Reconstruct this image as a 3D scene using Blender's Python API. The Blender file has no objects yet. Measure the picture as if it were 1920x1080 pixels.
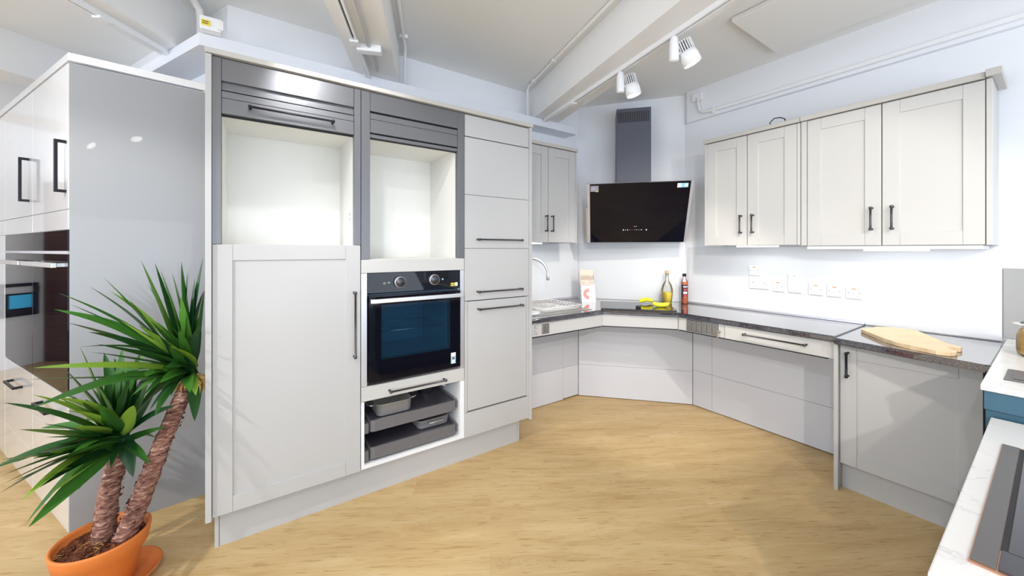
import bpy, bmesh, math, random
from mathutils import Vector, Matrix
S = bpy.context.scene
PI = math.pi
C = bpy.data.collections.new('kitchen'); S.collection.children.link(C)
# ------------------------------------------------------------------ camera
cam = bpy.data.cameras.new('camera'); co = bpy.data.objects.new('camera', cam); C.objects.link(co)
cam.sensor_width = 36.0; cam.lens = 701.0/1920*36; cam.clip_start = 0.02; cam.clip_end = 100
cam.shift_y = (468.5-540)/1920
co.location = (0, 0, 1.43); co.rotation_euler = (PI/2, 0, -0.5994)
S.camera = co
# ------------------------------------------------------------------ world, exposure
S.view_settings.view_transform = 'Standard'; S.view_settings.look = 'None'
S.view_settings.gamma = 1; S.view_settings.use_curve_mapping = False
S.view_settings.exposure = 0.18
w = bpy.data.worlds.new('daylight'); S.world = w; w.use_nodes = True
bg = w.node_tree.nodes['Background']; bg.inputs[0].default_value = (0.78, 0.88, 1.0, 1); bg.inputs[1].default_value = 1.05
def area(name, loc, target, sx, sy, power, col):
    l = bpy.data.lights.new(name, 'AREA'); l.shape = 'RECTANGLE'; l.size = sx; l.size_y = sy; l.energy = power; l.color = col
    o = bpy.data.objects.new(name, l); C.objects.link(o); o.location = loc
    o.rotation_euler = (Vector(target)-Vector(loc)).to_track_quat('-Z', 'Y').to_euler(); return o
# added fill lights out of view that brighten the room
area('rear_fill', (0.2, -3.1, 1.2), (0.8, -1.2, 2.9), 5.6, 2.0, 120, (0.76, 0.87, 1.0))  # added rear fill, tilted up to brighten the ceiling
area('side_fill', (-4.9, 0.8, 1.2), (-3.0, 1.2, 2.9), 4.0, 2.0, 120, (0.82, 0.90, 1.0))  # added side fill, also turned up at the ceiling
area('far_room_fill', (-6.8, 4.6, 1.4), (-1.5, 4.6, 1.6), 2.6, 2.1, 50, (0.95, 0.96, 1.0))  # added fill that brightens the gloss unit doors
# ------------------------------------------------------------------ materials
def mat(name, col, rough=0.5, metal=0.0, spec=0.5, coat=0.0, emis=None, es=0, bump=None, var=None, trans=0.0, ior=1.45, alpha=1.0, coatr=0.03):
    m = bpy.data.materials.new(name); m.use_nodes = True
    nt = m.node_tree; b = nt.nodes['Principled BSDF']
    b.inputs['Base Color'].default_value = (*col, 1); b.inputs['Roughness'].default_value = rough
    b.inputs['Metallic'].default_value = metal; b.inputs['Specular IOR Level'].default_value = spec
    b.inputs['Coat Weight'].default_value = coat; b.inputs['Coat Roughness'].default_value = coatr
    b.inputs['Transmission Weight'].default_value = trans; b.inputs['IOR'].default_value = ior
    b.inputs['Alpha'].default_value = alpha
    if emis: b.inputs['Emission Color'].default_value = (*emis, 1); b.inputs['Emission Strength'].default_value = es
    tc = nt.nodes.new('ShaderNodeTexCoord')
    if var:   # (scale, amount): faint unevenness of the paint colour
        n = nt.nodes.new('ShaderNodeTexNoise'); n.inputs['Scale'].default_value = var[0]; n.inputs['Detail'].default_value = 4
        nt.links.new(tc.outputs['Object'], n.inputs['Vector'])
        mx = nt.nodes.new('ShaderNodeMix'); mx.data_type = 'RGBA'
        mx.inputs['A'].default_value = (*[c*(1-var[1]) for c in col], 1); mx.inputs['B'].default_value = (*[min(1, c*(1+var[1])) for c in col], 1)
        nt.links.new(n.outputs['Fac'], mx.inputs['Factor']); nt.links.new(mx.outputs['Result'], b.inputs['Base Color'])
    if bump:  # (scale, strength)
        n = nt.nodes.new('ShaderNodeTexNoise'); n.inputs['Scale'].default_value = bump[0]; n.inputs['Detail'].default_value = 3
        nt.links.new(tc.outputs['Object'], n.inputs['Vector'])
        bp_ = nt.nodes.new('ShaderNodeBump'); bp_.inputs['Strength'].default_value = bump[1]; bp_.inputs['Distance'].default_value = 0.002
        nt.links.new(n.outputs['Fac'], bp_.inputs['Height']); nt.links.new(bp_.outputs['Normal'], b.inputs['Normal'])
    return m
M = {}
M['wall'] = mat('white wall paint', (0.84, 0.85, 0.88), 0.75, bump=(60, 0.08), var=(2, 0.015))
M['ceiling'] = mat('white ceiling paint', (0.87, 0.86, 0.84), 0.85, bump=(40, 0.1), var=(1.5, 0.02))
M['beam'] = mat('white beam paint', (0.84, 0.83, 0.82), 0.6, bump=(30, 0.15), var=(3, 0.03))
M['ledge'] = mat('white steel ledge paint', (0.77, 0.79, 0.84), 0.5, bump=(30, 0.1))
M['splash'] = mat('gloss white splashback', (0.71, 0.72, 0.74), 0.15, spec=0.5)
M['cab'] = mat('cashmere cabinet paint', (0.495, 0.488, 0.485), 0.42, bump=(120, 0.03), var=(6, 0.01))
M['cablit'] = mat('lit copy of cashmere paint', (0.55, 0.54, 0.52), 0.42, bump=(120, 0.03), var=(6, 0.01))  # same cashmere paint, stronger light put into its colour
M['cabedge'] = mat('taupe cornice paint', (0.53, 0.505, 0.47), 0.45)
M['kneepanel'] = mat('pale grey panel', (0.645, 0.66, 0.72), 0.4)
M['rockersteel'] = mat('satin rocker steel', (0.36, 0.345, 0.33), 0.32, metal=0.8)
M['drainersteel'] = mat('dull drainer steel', (0.42, 0.40, 0.37), 0.4, metal=0.6)
M['carcass'] = mat('ivory carcass interior', (0.85, 0.84, 0.795), 0.45)
M['carcasswhite'] = mat('white carcass interior', (0.80, 0.81, 0.83), 0.4)
M['tambour'] = mat('anthracite tambour aluminium', (0.17, 0.17, 0.18), 0.38, metal=0.55, var=(3, 0.02))
M['chimney'] = mat('dark grey hood paint', (0.095, 0.10, 0.125), 0.45)
M['gap'] = mat('black rubber and gap shade', (0.02, 0.02, 0.025), 0.6)  # black rubber parts, plus the shade painted into gaps between fronts
M['glossgrey'] = mat('gloss grey panel', (0.30, 0.308, 0.325), 0.3, coat=0.25, coatr=0.02)
M['glosswhite'] = mat('gloss white door', (0.76, 0.76, 0.78), 0.2, coat=1.0, coatr=0.02)
M['pewter'] = mat('dark pewter handle', (0.09, 0.09, 0.10), 0.32, metal=0.85)
M['blackm'] = mat('black handle', (0.012, 0.012, 0.018), 0.35, metal=0.2)
M['steel'] = mat('brushed stainless steel', (0.78, 0.77, 0.76), 0.36, metal=1.0)
M['pansteel'] = mat('bright roasting tin steel', (0.74, 0.73, 0.72), 0.4, metal=0.75)
M['satin'] = mat('satin aluminium trim', (0.66, 0.65, 0.70), 0.35, metal=0.6)
M['chrome'] = mat('chrome', (0.75, 0.76, 0.78), 0.08, metal=1.0)
M['blackglass'] = mat('black appliance glass', (0.004, 0.004, 0.008), 0.03, spec=0.36)
M['hobglass'] = mat('dark hob glass', (0.045, 0.042, 0.05), 0.12, spec=0.6)
M['ventstrip'] = mat('brushed graphite strip', (0.16, 0.15, 0.148), 0.4, metal=0.5)
M['copper'] = mat('copper edge trim', (0.62, 0.34, 0.22), 0.35, metal=0.7)
M['plastic'] = mat('white plastic', (0.86, 0.86, 0.87), 0.3)
M['plasticdark'] = mat('grey plastic marks', (0.12, 0.12, 0.13), 0.5)
M['orange'] = mat('amber neon lens', (0.72, 0.28, 0.05), 0.3)
M['led'] = mat('led strip diffuser', (1, 1, 1), 0.5, emis=(0.97, 0.98, 1), es=5)
M['lamp'] = mat('spot lamp lens', (1, 1, 1), 0.5, emis=(1, 0.96, 0.9), es=30)
M['traygrey'] = mat('graphite tray metal', (0.17, 0.17, 0.185), 0.35, metal=0.3)
M['traymat'] = mat('dark anti-slip tray mat', (0.055, 0.05, 0.065), 0.28)
M['enamel'] = mat('blue grey oven enamel', (0.10, 0.17, 0.24), 0.35)
M['teal'] = mat('teal blue cabinet paint', (0.04, 0.112, 0.165), 0.4)
M['greysplash'] = mat('grey splashback', (0.33, 0.325, 0.32), 0.3)
M['terra'] = mat('terracotta', (0.72, 0.205, 0.04), 0.55, bump=(30, 0.2), var=(7, 0.12))
M['yellow'] = mat('yellow banana skin', (0.90, 0.80, 0.03), 0.45, var=(25, 0.06))
M['stem'] = mat('banana tip', (0.55, 0.50, 0.10), 0.6)
M['cork'] = mat('cork stopper', (0.70, 0.50, 0.28), 0.8, bump=(200, 0.5), var=(120, 0.2))
M['oil'] = mat('golden oil', (0.85, 0.62, 0.01), 0.1)
M['sauce'] = mat('orange red sauce', (0.70, 0.13, 0.01), 0.15)
M['saucelabel'] = mat('dark sauce label', (0.05, 0.03, 0.04), 0.4)
M['red'] = mat('red print', (0.7, 0.05, 0.04), 0.4)
M['white'] = mat('white print', (0.85, 0.85, 0.85), 0.5)
M['pageupper'] = mat('pale peach card', (0.82, 0.66, 0.55), 0.6)
M['coral'] = mat('coral print', (0.80, 0.30, 0.28), 0.6)
M['ink'] = mat('brown ink', (0.22, 0.12, 0.10), 0.6)
M['pasta'] = mat('dry orange pasta', (0.85, 0.48, 0.08), 0.6, bump=(45, 1.0), var=(50, 0.35))
M['label'] = mat('light blue label', (0.30, 0.62, 0.80), 0.5)
M['labelgrey'] = mat('grey sticker', (0.30, 0.28, 0.34), 0.5)
M['yellowlabel'] = mat('yellow sticker', (0.85, 0.72, 0.03), 0.5)
M['wire'] = mat('white plastic coated wire', (0.82, 0.80, 0.78), 0.35)
M['cable'] = mat('black cable', (0.02, 0.02, 0.02), 0.5)
M['screenblue'] = mat('blue screen', (0.05, 0.35, 0.6), 0.2, emis=(0.05, 0.4, 0.7), es=0.6)
def glass(name, col, transp=0.9, tint=(1, 1, 1)):
    m = bpy.data.materials.new(name); m.use_nodes = True; nt = m.node_tree; nt.nodes.clear()
    o = nt.nodes.new('ShaderNodeOutputMaterial'); mx = nt.nodes.new('ShaderNodeMixShader'); mx2 = nt.nodes.new('ShaderNodeMixShader')
    t = nt.nodes.new('ShaderNodeBsdfTransparent'); t.inputs[0].default_value = (*tint, 1)
    d = nt.nodes.new('ShaderNodeBsdfDiffuse'); d.inputs[0].default_value = (*col, 1)
    g = nt.nodes.new('ShaderNodeBsdfGlossy'); g.inputs['Roughness'].default_value = 0.03
    f = nt.nodes.new('ShaderNodeFresnel'); f.inputs['IOR'].default_value = 1.45
    mx.inputs[0].default_value = 1-transp
    nt.links.new(t.outputs[0], mx.inputs[1]); nt.links.new(d.outputs[0], mx.inputs[2])
    nt.links.new(f.outputs[0], mx2.inputs[0]); nt.links.new(mx.outputs[0], mx2.inputs[1]); nt.links.new(g.outputs[0], mx2.inputs[2])
    nt.links.new(mx2.outputs[0], o.inputs[0]); return m
M['glass'] = glass('clear glass', (0.9, 0.9, 0.9), 0.95, (0.97, 0.98, 0.97))
M['ovenglass'] = glass('oven window glass with painted reflection', (0.02, 0.06, 0.10), 0.8, (0.7, 0.85, 0.95))  # blue reflection put into the glass colour
def nodes_of(m): return m.node_tree, m.node_tree.nodes['Principled BSDF']
def ramp(nt, stops):
    r = nt.nodes.new('ShaderNodeValToRGB'); e = r.color_ramp.elements
    e[0].position = stops[0][0]; e[0].color = (*stops[0][1], 1); e[1].position = stops[-1][0]; e[1].color = (*stops[-1][1], 1)
    for p, c in stops[1:-1]:
        x = e.new(p); x.color = (*c, 1)
    return r
# oak vinyl floor: planks with grain running across the room
def floor_mat():
    m = mat('pale oak vinyl planks', (0.5, 0.36, 0.2), 0.42); nt, b = nodes_of(m); L = nt.links.new
    tc = nt.nodes.new('ShaderNodeTexCoord')
    rot = nt.nodes.new('ShaderNodeMapping'); rot.inputs['Rotation'].default_value = (0, 0, math.radians(31)); L(tc.outputs['Object'], rot.inputs['Vector'])
    br = nt.nodes.new('ShaderNodeTexBrick'); br.inputs['Scale'].default_value = 1; br.inputs['Brick Width'].default_value = 1.22; br.inputs['Row Height'].default_value = 0.18
    br.inputs['Mortar Size'].default_value = 0.0008; br.inputs['Mortar Smooth'].default_value = 0.3; br.inputs['Bias'].default_value = 0
    br.inputs['Color1'].default_value = (0.46, 0.46, 0.46, 1); br.inputs['Color2'].default_value = (0.56, 0.56, 0.56, 1); br.inputs['Mortar'].default_value = (0.42, 0.42, 0.42, 1); br.offset = 0.37
    L(rot.outputs[0], br.inputs['Vector'])
    m1 = nt.nodes.new('ShaderNodeMapping'); m1.inputs['Scale'].default_value = (1.3, 9, 1); L(rot.outputs[0], m1.inputs['Vector'])
    ad = nt.nodes.new('ShaderNodeVectorMath'); ad.operation = 'MULTIPLY_ADD'
    ad.inputs[1].default_value = (9, 9, 9); L(br.outputs['Color'], ad.inputs[0]); L(m1.outputs[0], ad.inputs[2])
    n1 = nt.nodes.new('ShaderNodeTexNoise'); n1.inputs['Scale'].default_value = 1.5; n1.inputs['Detail'].default_value = 10; n1.inputs['Roughness'].default_value = 0.7; n1.inputs['Distortion'].default_value = 0.6; L(ad.outputs[0], n1.inputs['Vector'])
    r1 = ramp(nt, [(0.22, (0.44, 0.275, 0.11)), (0.45, (0.60, 0.42, 0.195)), (0.6, (0.66, 0.485, 0.245)), (0.8, (0.71, 0.545, 0.31))]); L(n1.outputs['Fac'], r1.inputs[0])
    m2 = nt.nodes.new('ShaderNodeMapping'); m2.inputs['Scale'].default_value = (7, 75, 1); L(rot.outputs[0], m2.inputs['Vector'])
    n2 = nt.nodes.new('ShaderNodeTexNoise'); n2.inputs['Scale'].default_value = 1.3; n2.inputs['Detail'].default_value = 5; L(m2.outputs[0], n2.inputs['Vector'])
    r2 = ramp(nt, [(0.31, (0.50, 0.40, 0.30)), (0.42, (1, 1, 1))]); L(n2.outputs['Fac'], r2.inputs[0])
    mx = nt.nodes.new('ShaderNodeMix'); mx.data_type = 'RGBA'; mx.blend_type = 'MULTIPLY'; mx.inputs['Factor'].default_value = 0.55
    L(r1.outputs[0], mx.inputs['A']); L(r2.outputs[0], mx.inputs['B'])
    mx2 = nt.nodes.new('ShaderNodeMix'); mx2.data_type = 'RGBA'; mx2.blend_type = 'OVERLAY'; mx2.inputs['Factor'].default_value = 0.25
    L(mx.outputs['Result'], mx2.inputs['A']); L(br.outputs['Color'], mx2.inputs['B'])
    # larger cathedral patches
    m3 = nt.nodes.new('ShaderNodeMapping'); m3.inputs['Scale'].default_value = (0.8, 3.5, 1); L(rot.outputs[0], m3.inputs['Vector'])
    n3 = nt.nodes.new('ShaderNodeTexNoise'); n3.inputs['Scale'].default_value = 1.2; n3.inputs['Detail'].default_value = 3; L(m3.outputs[0], n3.inputs['Vector'])
    r3 = ramp(nt, [(0.3, (0.86, 0.83, 0.80)), (0.7, (1, 1, 1))]); L(n3.outputs['Fac'], r3.inputs[0])
    mx3 = nt.nodes.new('ShaderNodeMix'); mx3.data_type = 'RGBA'; mx3.blend_type = 'MULTIPLY'; mx3.inputs['Factor'].default_value = 1
    L(mx2.outputs['Result'], mx3.inputs['A']); L(r3.outputs[0], mx3.inputs['B'])
    # thin dark grain contours in scattered patches
    m4 = nt.nodes.new('ShaderNodeMapping'); m4.inputs['Scale'].default_value = (2.2, 13, 1); L(rot.outputs[0], m4.inputs['Vector'])
    n4 = nt.nodes.new('ShaderNodeTexNoise'); n4.inputs['Scale'].default_value = 1.0; n4.inputs['Detail'].default_value = 3; n4.inputs['Distortion'].default_value = 0.4; L(m4.outputs[0], n4.inputs['Vector'])
    mu = nt.nodes.new('ShaderNodeMath'); mu.operation = 'MULTIPLY'; mu.inputs[1].default_value = 26; L(n4.outputs['Fac'], mu.inputs[0])
    fr = nt.nodes.new('ShaderNodeMath'); fr.operation = 'FRACT'; L(mu.outputs[0], fr.inputs[0])
    rl = ramp(nt, [(0.0, (1, 1, 1)), (0.10, (0, 0, 0)), (0.22, (0, 0, 0))]); L(fr.outputs[0], rl.inputs[0])
    m5 = nt.nodes.new('ShaderNodeMapping'); m5.inputs['Scale'].default_value = (1.5, 6, 1); m5.inputs['Location'].default_value = (3, 7, 0); L(rot.outputs[0], m5.inputs['Vector'])
    n5 = nt.nodes.new('ShaderNodeTexNoise'); n5.inputs['Scale'].default_value = 1.3; n5.inputs['Detail'].default_value = 2; L(m5.outputs[0], n5.inputs['Vector'])
    r5 = ramp(nt, [(0.54, (0, 0, 0)), (0.64, (0.8, 0.8, 0.8))]); L(n5.outputs['Fac'], r5.inputs[0])
    mk = nt.nodes.new('ShaderNodeMath'); mk.operation = 'MULTIPLY'; L(rl.outputs[0], mk.inputs[0]); L(r5.outputs[0], mk.inputs[1])
    mx4 = nt.nodes.new('ShaderNodeMix'); mx4.data_type = 'RGBA'; L(mk.outputs[0], mx4.inputs['Factor']); L(mx3.outputs['Result'], mx4.inputs['A']); mx4.inputs['B'].default_value = (0.26, 0.15, 0.06, 1)
    L(mx4.outputs['Result'], b.inputs['Base Color'])
    return m
M['floor'] = floor_mat()
def worktop_mat():
    m = mat('black speckled gloss worktop', (0.03, 0.03, 0.04), 0.07, spec=0.5, coat=1.0, coatr=0.03, ior=1.6); nt, b = nodes_of(m); b.inputs['Coat IOR'].default_value = 1.75
    tc = nt.nodes.new('ShaderNodeTexCoord'); n = nt.nodes.new('ShaderNodeTexNoise'); n.inputs['Scale'].default_value = 220; n.inputs['Detail'].default_value = 3
    nt.links.new(tc.outputs['Object'], n.inputs['Vector'])
    r = ramp(nt, [(0.42, (0.022, 0.022, 0.03)), (0.6, (0.07, 0.07, 0.085)), (0.75, (0.28, 0.28, 0.32))]); nt.links.new(n.outputs['Fac'], r.inputs[0])
    nt.links.new(r.outputs[0], b.inputs['Base Color']); return m
M['worktop'] = worktop_mat()
def quartz_mat():
    m = mat('white veined quartz', (0.8, 0.78, 0.76), 0.22); nt, b = nodes_of(m)
    tc = nt.nodes.new('ShaderNodeTexCoord')
    n = nt.nodes.new('ShaderNodeTexNoise'); n.inputs['Scale'].default_value = 4.5; n.inputs['Detail'].default_value = 9; n.inputs['Roughness'].default_value = 0.65; n.inputs['Distortion'].default_value = 1.2
    nt.links.new(tc.outputs['Object'], n.inputs['Vector'])
    r = ramp(nt, [(0.485, (0.78, 0.765, 0.75)), (0.5, (0.56, 0.54, 0.53)), (0.515, (0.78, 0.765, 0.75))]); nt.links.new(n.outputs['Fac'], r.inputs[0])
    n2 = nt.nodes.new('ShaderNodeTexNoise'); n2.inputs['Scale'].default_value = 3; nt.links.new(tc.outputs['Object'], n2.inputs['Vector'])
    r2 = ramp(nt, [(0.45, (0, 0, 0)), (0.62, (1, 1, 1))]); nt.links.new(n2.outputs['Fac'], r2.inputs[0])
    mx = nt.nodes.new('ShaderNodeMix'); mx.data_type = 'RGBA'; mx.inputs['A'].default_value = (0.80, 0.785, 0.77, 1)
    nt.links.new(r2.outputs[0], mx.inputs['Factor']); nt.links.new(r.outputs[0], mx.inputs['B']); nt.links.new(mx.outputs['Result'], b.inputs['Base Color']); return m
M['quartz'] = quartz_mat()
def wood_mat(name, c1, c2, scale=(2, 30, 2), rough=0.5):
    m = mat(name, c1, rough); nt, b = nodes_of(m); tc = nt.nodes.new('ShaderNodeTexCoord')
    mp = nt.nodes.new('ShaderNodeMapping'); mp.inputs['Scale'].default_value = scale; nt.links.new(tc.outputs['Object'], mp.inputs['Vector'])
    n = nt.nodes.new('ShaderNodeTexNoise'); n.inputs['Scale'].default_value = 2; n.inputs['Detail'].default_value = 6; n.inputs['Distortion'].default_value = 0.5; nt.links.new(mp.outputs[0], n.inputs['Vector'])
    r = ramp(nt, [(0.3, c1), (0.7, c2)]); nt.links.new(n.outputs['Fac'], r.inputs[0]); nt.links.new(r.outputs[0], b.inputs['Base Color']); return m
M['board'] = wood_mat('pale beech', (0.66, 0.46, 0.27), (0.80, 0.62, 0.40), (25, 4, 4))
M['walnut'] = wood_mat('striped walnut', (0.05, 0.018, 0.01), (0.20, 0.075, 0.035), (1, 1, 40), 0.3)
def bark_mat():
    m = mat('brown yucca bark', (0.2, 0.1, 0.07), 0.85); nt, b = nodes_of(m); tc = nt.nodes.new('ShaderNodeTexCoord')
    mp = nt.nodes.new('ShaderNodeMapping'); mp.inputs['Scale'].default_value = (22, 22, 60); nt.links.new(tc.outputs['Object'], mp.inputs['Vector'])
    n = nt.nodes.new('ShaderNodeTexNoise'); n.inputs['Scale'].default_value = 1.6; n.inputs['Detail'].default_value = 6; n.inputs['Distortion'].default_value = 0.8; nt.links.new(mp.outputs[0], n.inputs['Vector'])
    r = ramp(nt, [(0.3, (0.05, 0.02, 0.02)), (0.45, (0.20, 0.085, 0.06)), (0.6, (0.36, 0.19, 0.14)), (0.72, (0.62, 0.50, 0.42))]); nt.links.new(n.outputs['Fac'], r.inputs[0]); nt.links.new(r.outputs[0], b.inputs['Base Color'])
    bu = nt.nodes.new('ShaderNodeBump'); bu.inputs['Strength'].default_value = 1; bu.inputs['Distance'].default_value = 0.006; nt.links.new(n.outputs['Fac'], bu.inputs['Height']); nt.links.new(bu.outputs[0], b.inputs['Normal']); return m
M['bark'] = bark_mat()
def leaf_mat(name, c1, c2):
    m = mat(name, c1, 0.32); nt, b = nodes_of(m)
    vc = nt.nodes.new('ShaderNodeAttribute'); vc.attribute_name = 'leafvar'
    r = ramp(nt, [(0.0, c1), (0.75, c2), (1.0, (0.26, 0.44, 0.05))]); nt.links.new(vc.outputs['Fac'], r.inputs[0])
    nt.links.new(r.outputs[0], b.inputs['Base Color']); b.inputs['Subsurface Weight'].default_value = 0.0
    return m
M['leaf'] = leaf_mat('yucca leaf green', (0.010, 0.055, 0.016), (0.055, 0.19, 0.025))
M['dryleaf'] = mat('dry leaf sheath', (0.60, 0.36, 0.12), 0.8)
def soil_mat():
    m = mat('red brown potting bark', (0.1, 0.03, 0.01), 0.9); nt, b = nodes_of(m); tc = nt.nodes.new('ShaderNodeTexCoord')
    n = nt.nodes.new('ShaderNodeTexVoronoi'); n.inputs['Scale'].default_value = 110; nt.links.new(tc.outputs['Object'], n.inputs['Vector'])
    r = ramp(nt, [(0.0, (0.03, 0.008, 0.005)), (0.55, (0.17, 0.05, 0.022)), (1.0, (0.36, 0.14, 0.06))]); nt.links.new(n.outputs['Color'], r.inputs[0]); nt.links.new(r.outputs[0], b.inputs['Base Color'])
    bu = nt.nodes.new('ShaderNodeBump'); bu.inputs['Strength'].default_value = 1; bu.inputs['Distance'].default_value = 0.006; nt.links.new(n.outputs['Distance'], bu.inputs['Height']); nt.links.new(bu.outputs[0], b.inputs['Normal']); return m
M['soil'] = soil_mat()
# ------------------------------------------------------------------ mesh tools
def frame(u, origin=(0, 0, 0)):   # u along the run, v into the wall, w up
    u = Vector((u[0], u[1], 0)).normalized(); v = Vector((-u.y, u.x, 0))
    return Matrix(((u.x, v.x, 0, origin[0]), (u.y, v.y, 0, origin[1]), (0, 0, 1, origin[2]), (0, 0, 0, 1)))
ID = Matrix.Identity(4)
RW = frame((0, -1))                  # right wall: u = -y, v = x
DG = frame((0.68, -0.733))           # cooking corner
BK = frame((0.448, -0.894), (-0.76, 2.746, 0))   # gloss block front, u = -t
class MB:
    def __init__(s, fr=ID): s.bm = bmesh.new(); s.fr = fr; s.mi = 0
    def _fin(s, verts, smooth=False, flatfaces=()):
        fs = set()
        for v in verts:
            v.co = s.fr @ v.co
            fs.update(v.link_faces)
        for f in fs: f.material_index = s.mi; f.smooth = smooth and f not in flatfaces
    def box(s, a0, a1, b0, b1, c0, c1, bev=0, seg=2):
        r = bmesh.ops.create_cube(s.bm, size=1); vs = r['verts']
        for v in vs: v.co = Vector(((a0+a1)/2+v.co.x*(a1-a0), (b0+b1)/2+v.co.y*(b1-b0), (c0+c1)/2+v.co.z*(c1-c0)))
        if bev:
            es = set(e for v in vs for e in v.link_edges)
            r2 = bmesh.ops.bevel(s.bm, geom=list(es), offset=bev, segments=seg, affect='EDGES', profile=0.5)
            vs = list(set(r2['verts']) | set(v for v in vs if v.is_valid))
            vs = list({v for f in r2['faces'] for v in f.verts} | {v for v in vs if v.is_valid})
            seen = set(vs); st = list(vs)
            while st:
                v = st.pop()
                for e in v.link_edges:
                    o = e.other_vert(v)
                    if o not in seen: seen.add(o); st.append(o)
            vs = list(seen)
        s._fin(vs); return s
    def prism(s, poly, c0, c1, bev=0):   # polygon in u,v, extruded in w
        a = [s.bm.verts.new((p[0], p[1], c0)) for p in poly]; b = [s.bm.verts.new((p[0], p[1], c1)) for p in poly]
        n = len(poly); fb = s.bm.faces.new(a[::-1]); ft = s.bm.faces.new(b)
        for i in range(n): s.bm.faces.new((a[i], a[(i+1) % n], b[(i+1) % n], b[i]))
        vs = a+b
        if bev:
            es = list(fb.edges)+list(ft.edges)
            r2 = bmesh.ops.bevel(s.bm, geom=es, offset=bev, segments=3, affect='EDGES', profile=0.5)
            seen = set(v for v in r2['verts']); st = list(seen)
            while st:
                v = st.pop()
                for e in v.link_edges:
                    o = e.other_vert(v)
                    if o not in seen: seen.add(o); st.append(o)
            vs = list(seen)
        s._fin(vs); return s
    def xprism(s, poly, a0, a1, smooth=False):   # polygon in v,w, extruded along u
        a = [s.bm.verts.new((a0, p[0], p[1])) for p in poly]; b = [s.bm.verts.new((a1, p[0], p[1])) for p in poly]
        n = len(poly); s.bm.faces.new(a); s.bm.faces.new(b[::-1])
        for i in range(n): s.bm.faces.new((a[i], b[i], b[(i+1) % n], a[(i+1) % n]))
        s._fin(a+b, smooth); return s
    def tube(s, pts, r, seg=10, closed=False):
        pts = [Vector(p) for p in pts]; rr = r if hasattr(r, '__len__') else [r]*len(pts); rings = []
        n = len(pts); up = None
        for i, p in enumerate(pts):
            if closed: t = (pts[(i+1) % n]-pts[i-1])
            else: t = pts[min(i+1, n-1)]-pts[max(i-1, 0)]
            t.normalize()
            if up is None: up = Vector((0, 0, 1)) if abs(t.z) < 0.9 else Vector((1, 0, 0))
            a = t.cross(up)
            if a.length < 1e-4: a = t.orthogonal()
            a.normalize(); b = a.cross(t).normalized(); up = b
            rings.append([s.bm.verts.new(p+rr[i]*(math.cos(k*2*PI/seg)*a+math.sin(k*2*PI/seg)*b)) for k in range(seg)])
        m = n if closed else n-1
        for i in range(m):
            A, B = rings[i], rings[(i+1) % n]
            for k in range(seg): s.bm.faces.new((A[k], A[(k+1) % seg], B[(k+1) % seg], B[k]))
        caps = []
        if not closed: caps = [s.bm.faces.new(rings[0][::-1]), s.bm.faces.new(rings[-1])]
        s._fin([v for R in rings for v in R], True, caps); return s
    def cyl(s, p, q, r, seg=20): return s.tube([p, q], r, seg)
    def lathe(s, prof, c=(0, 0, 0), seg=32, axis='z', sharp=False):   # prof: (radius, height)
        rings = []
        for r, z in prof:
            if r < 1e-6: rings.append([s.bm.verts.new((c[0], c[1], c[2]+z) if axis == 'z' else (c[0], c[1]+z, c[2]))])
            else:
                rings.append([s.bm.verts.new((c[0]+r*math.cos(k*2*PI/seg), c[1]+r*math.sin(k*2*PI/seg), c[2]+z) if axis == 'z' else (c[0]+r*math.cos(k*2*PI/seg), c[1]+z, c[2]+r*math.sin(k*2*PI/seg))) for k in range(seg)])
        for i in range(len(rings)-1):
            A, B = rings[i], rings[i+1]
            for k in range(seg):
                a0, a1, b0, b1 = A[k % len(A)], A[(k+1) % len(A)], B[k % len(B)], B[(k+1) % len(B)]
                f = [a0, a1, b1, b0]; f2 = []
                for v in f:
                    if v not in f2: f2.append(v)
                if len(f2) > 2: s.bm.faces.new(f2)
        s._fin([v for R in rings for v in R], not sharp); return s
    def frameprism(s, outer, inner, c0, c1):   # rectangular ring in u,v
        (a0, a1, b0, b1), (x0, x1, y0, y1) = outer, inner
        s.box(a0, x0, b0, b1, c0, c1); s.box(x1, a1, b0, b1, c0, c1); s.box(x0, x1, b0, y0, c0, c1); s.box(x0, x1, y1, b1, c0, c1); return s
WM = {}   # world matrix of every thing
def obj(name, mb, m, parent=None, label=None):
    me = bpy.data.meshes.new(name)
    if isinstance(mb, MB): bm = mb.bm
    bmesh.ops.recalc_face_normals(bm, faces=bm.faces)
    W = WM.get(parent.name, ID) if parent else ID
    bm.transform(W.inverted()); bm.to_mesh(me); bm.free()
    for x in (m if isinstance(m, (list, tuple)) else [m]): me.materials.append(M[x])
    o = bpy.data.objects.new(name, me); C.objects.link(o)
    if parent: o.parent = parent; WM[o.name] = W
    if label: o['label'] = label
    return o
def thing(name, label, cat, loc=(0, 0, 0), fr=None, group=None):
    o = bpy.data.objects.new(name, None); C.objects.link(o)
    W = Matrix.Translation(Vector(loc))
    if fr is not None: W = W @ fr.to_3x3().to_4x4()
    o.location = W.to_translation(); o.rotation_euler = W.to_euler(); o.empty_display_size = 0.05
    WM[o.name] = W; o['label'] = label; o['category'] = cat
    if group: o['group'] = group
    return o
def tag(o, label, cat, group=None):
    o['label'] = label; o['category'] = cat
    if group: o['group'] = group
    return o
def struct(name, mb, m, parent=None):
    o = obj(name, mb, m, parent)
    if not parent: o['kind'] = 'structure'
    return o
def dup(root, loc, label, rot=None):
    r = root.copy(); C.objects.link(r); r.location = loc; r['label'] = label
    if rot is not None: r.rotation_euler = rot
    for ch in list(root.children):
        c = ch.copy(); C.objects.link(c); c.parent = r
        for g in list(ch.children):
            d = g.copy(); C.objects.link(d); d.parent = c
    return r
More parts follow.
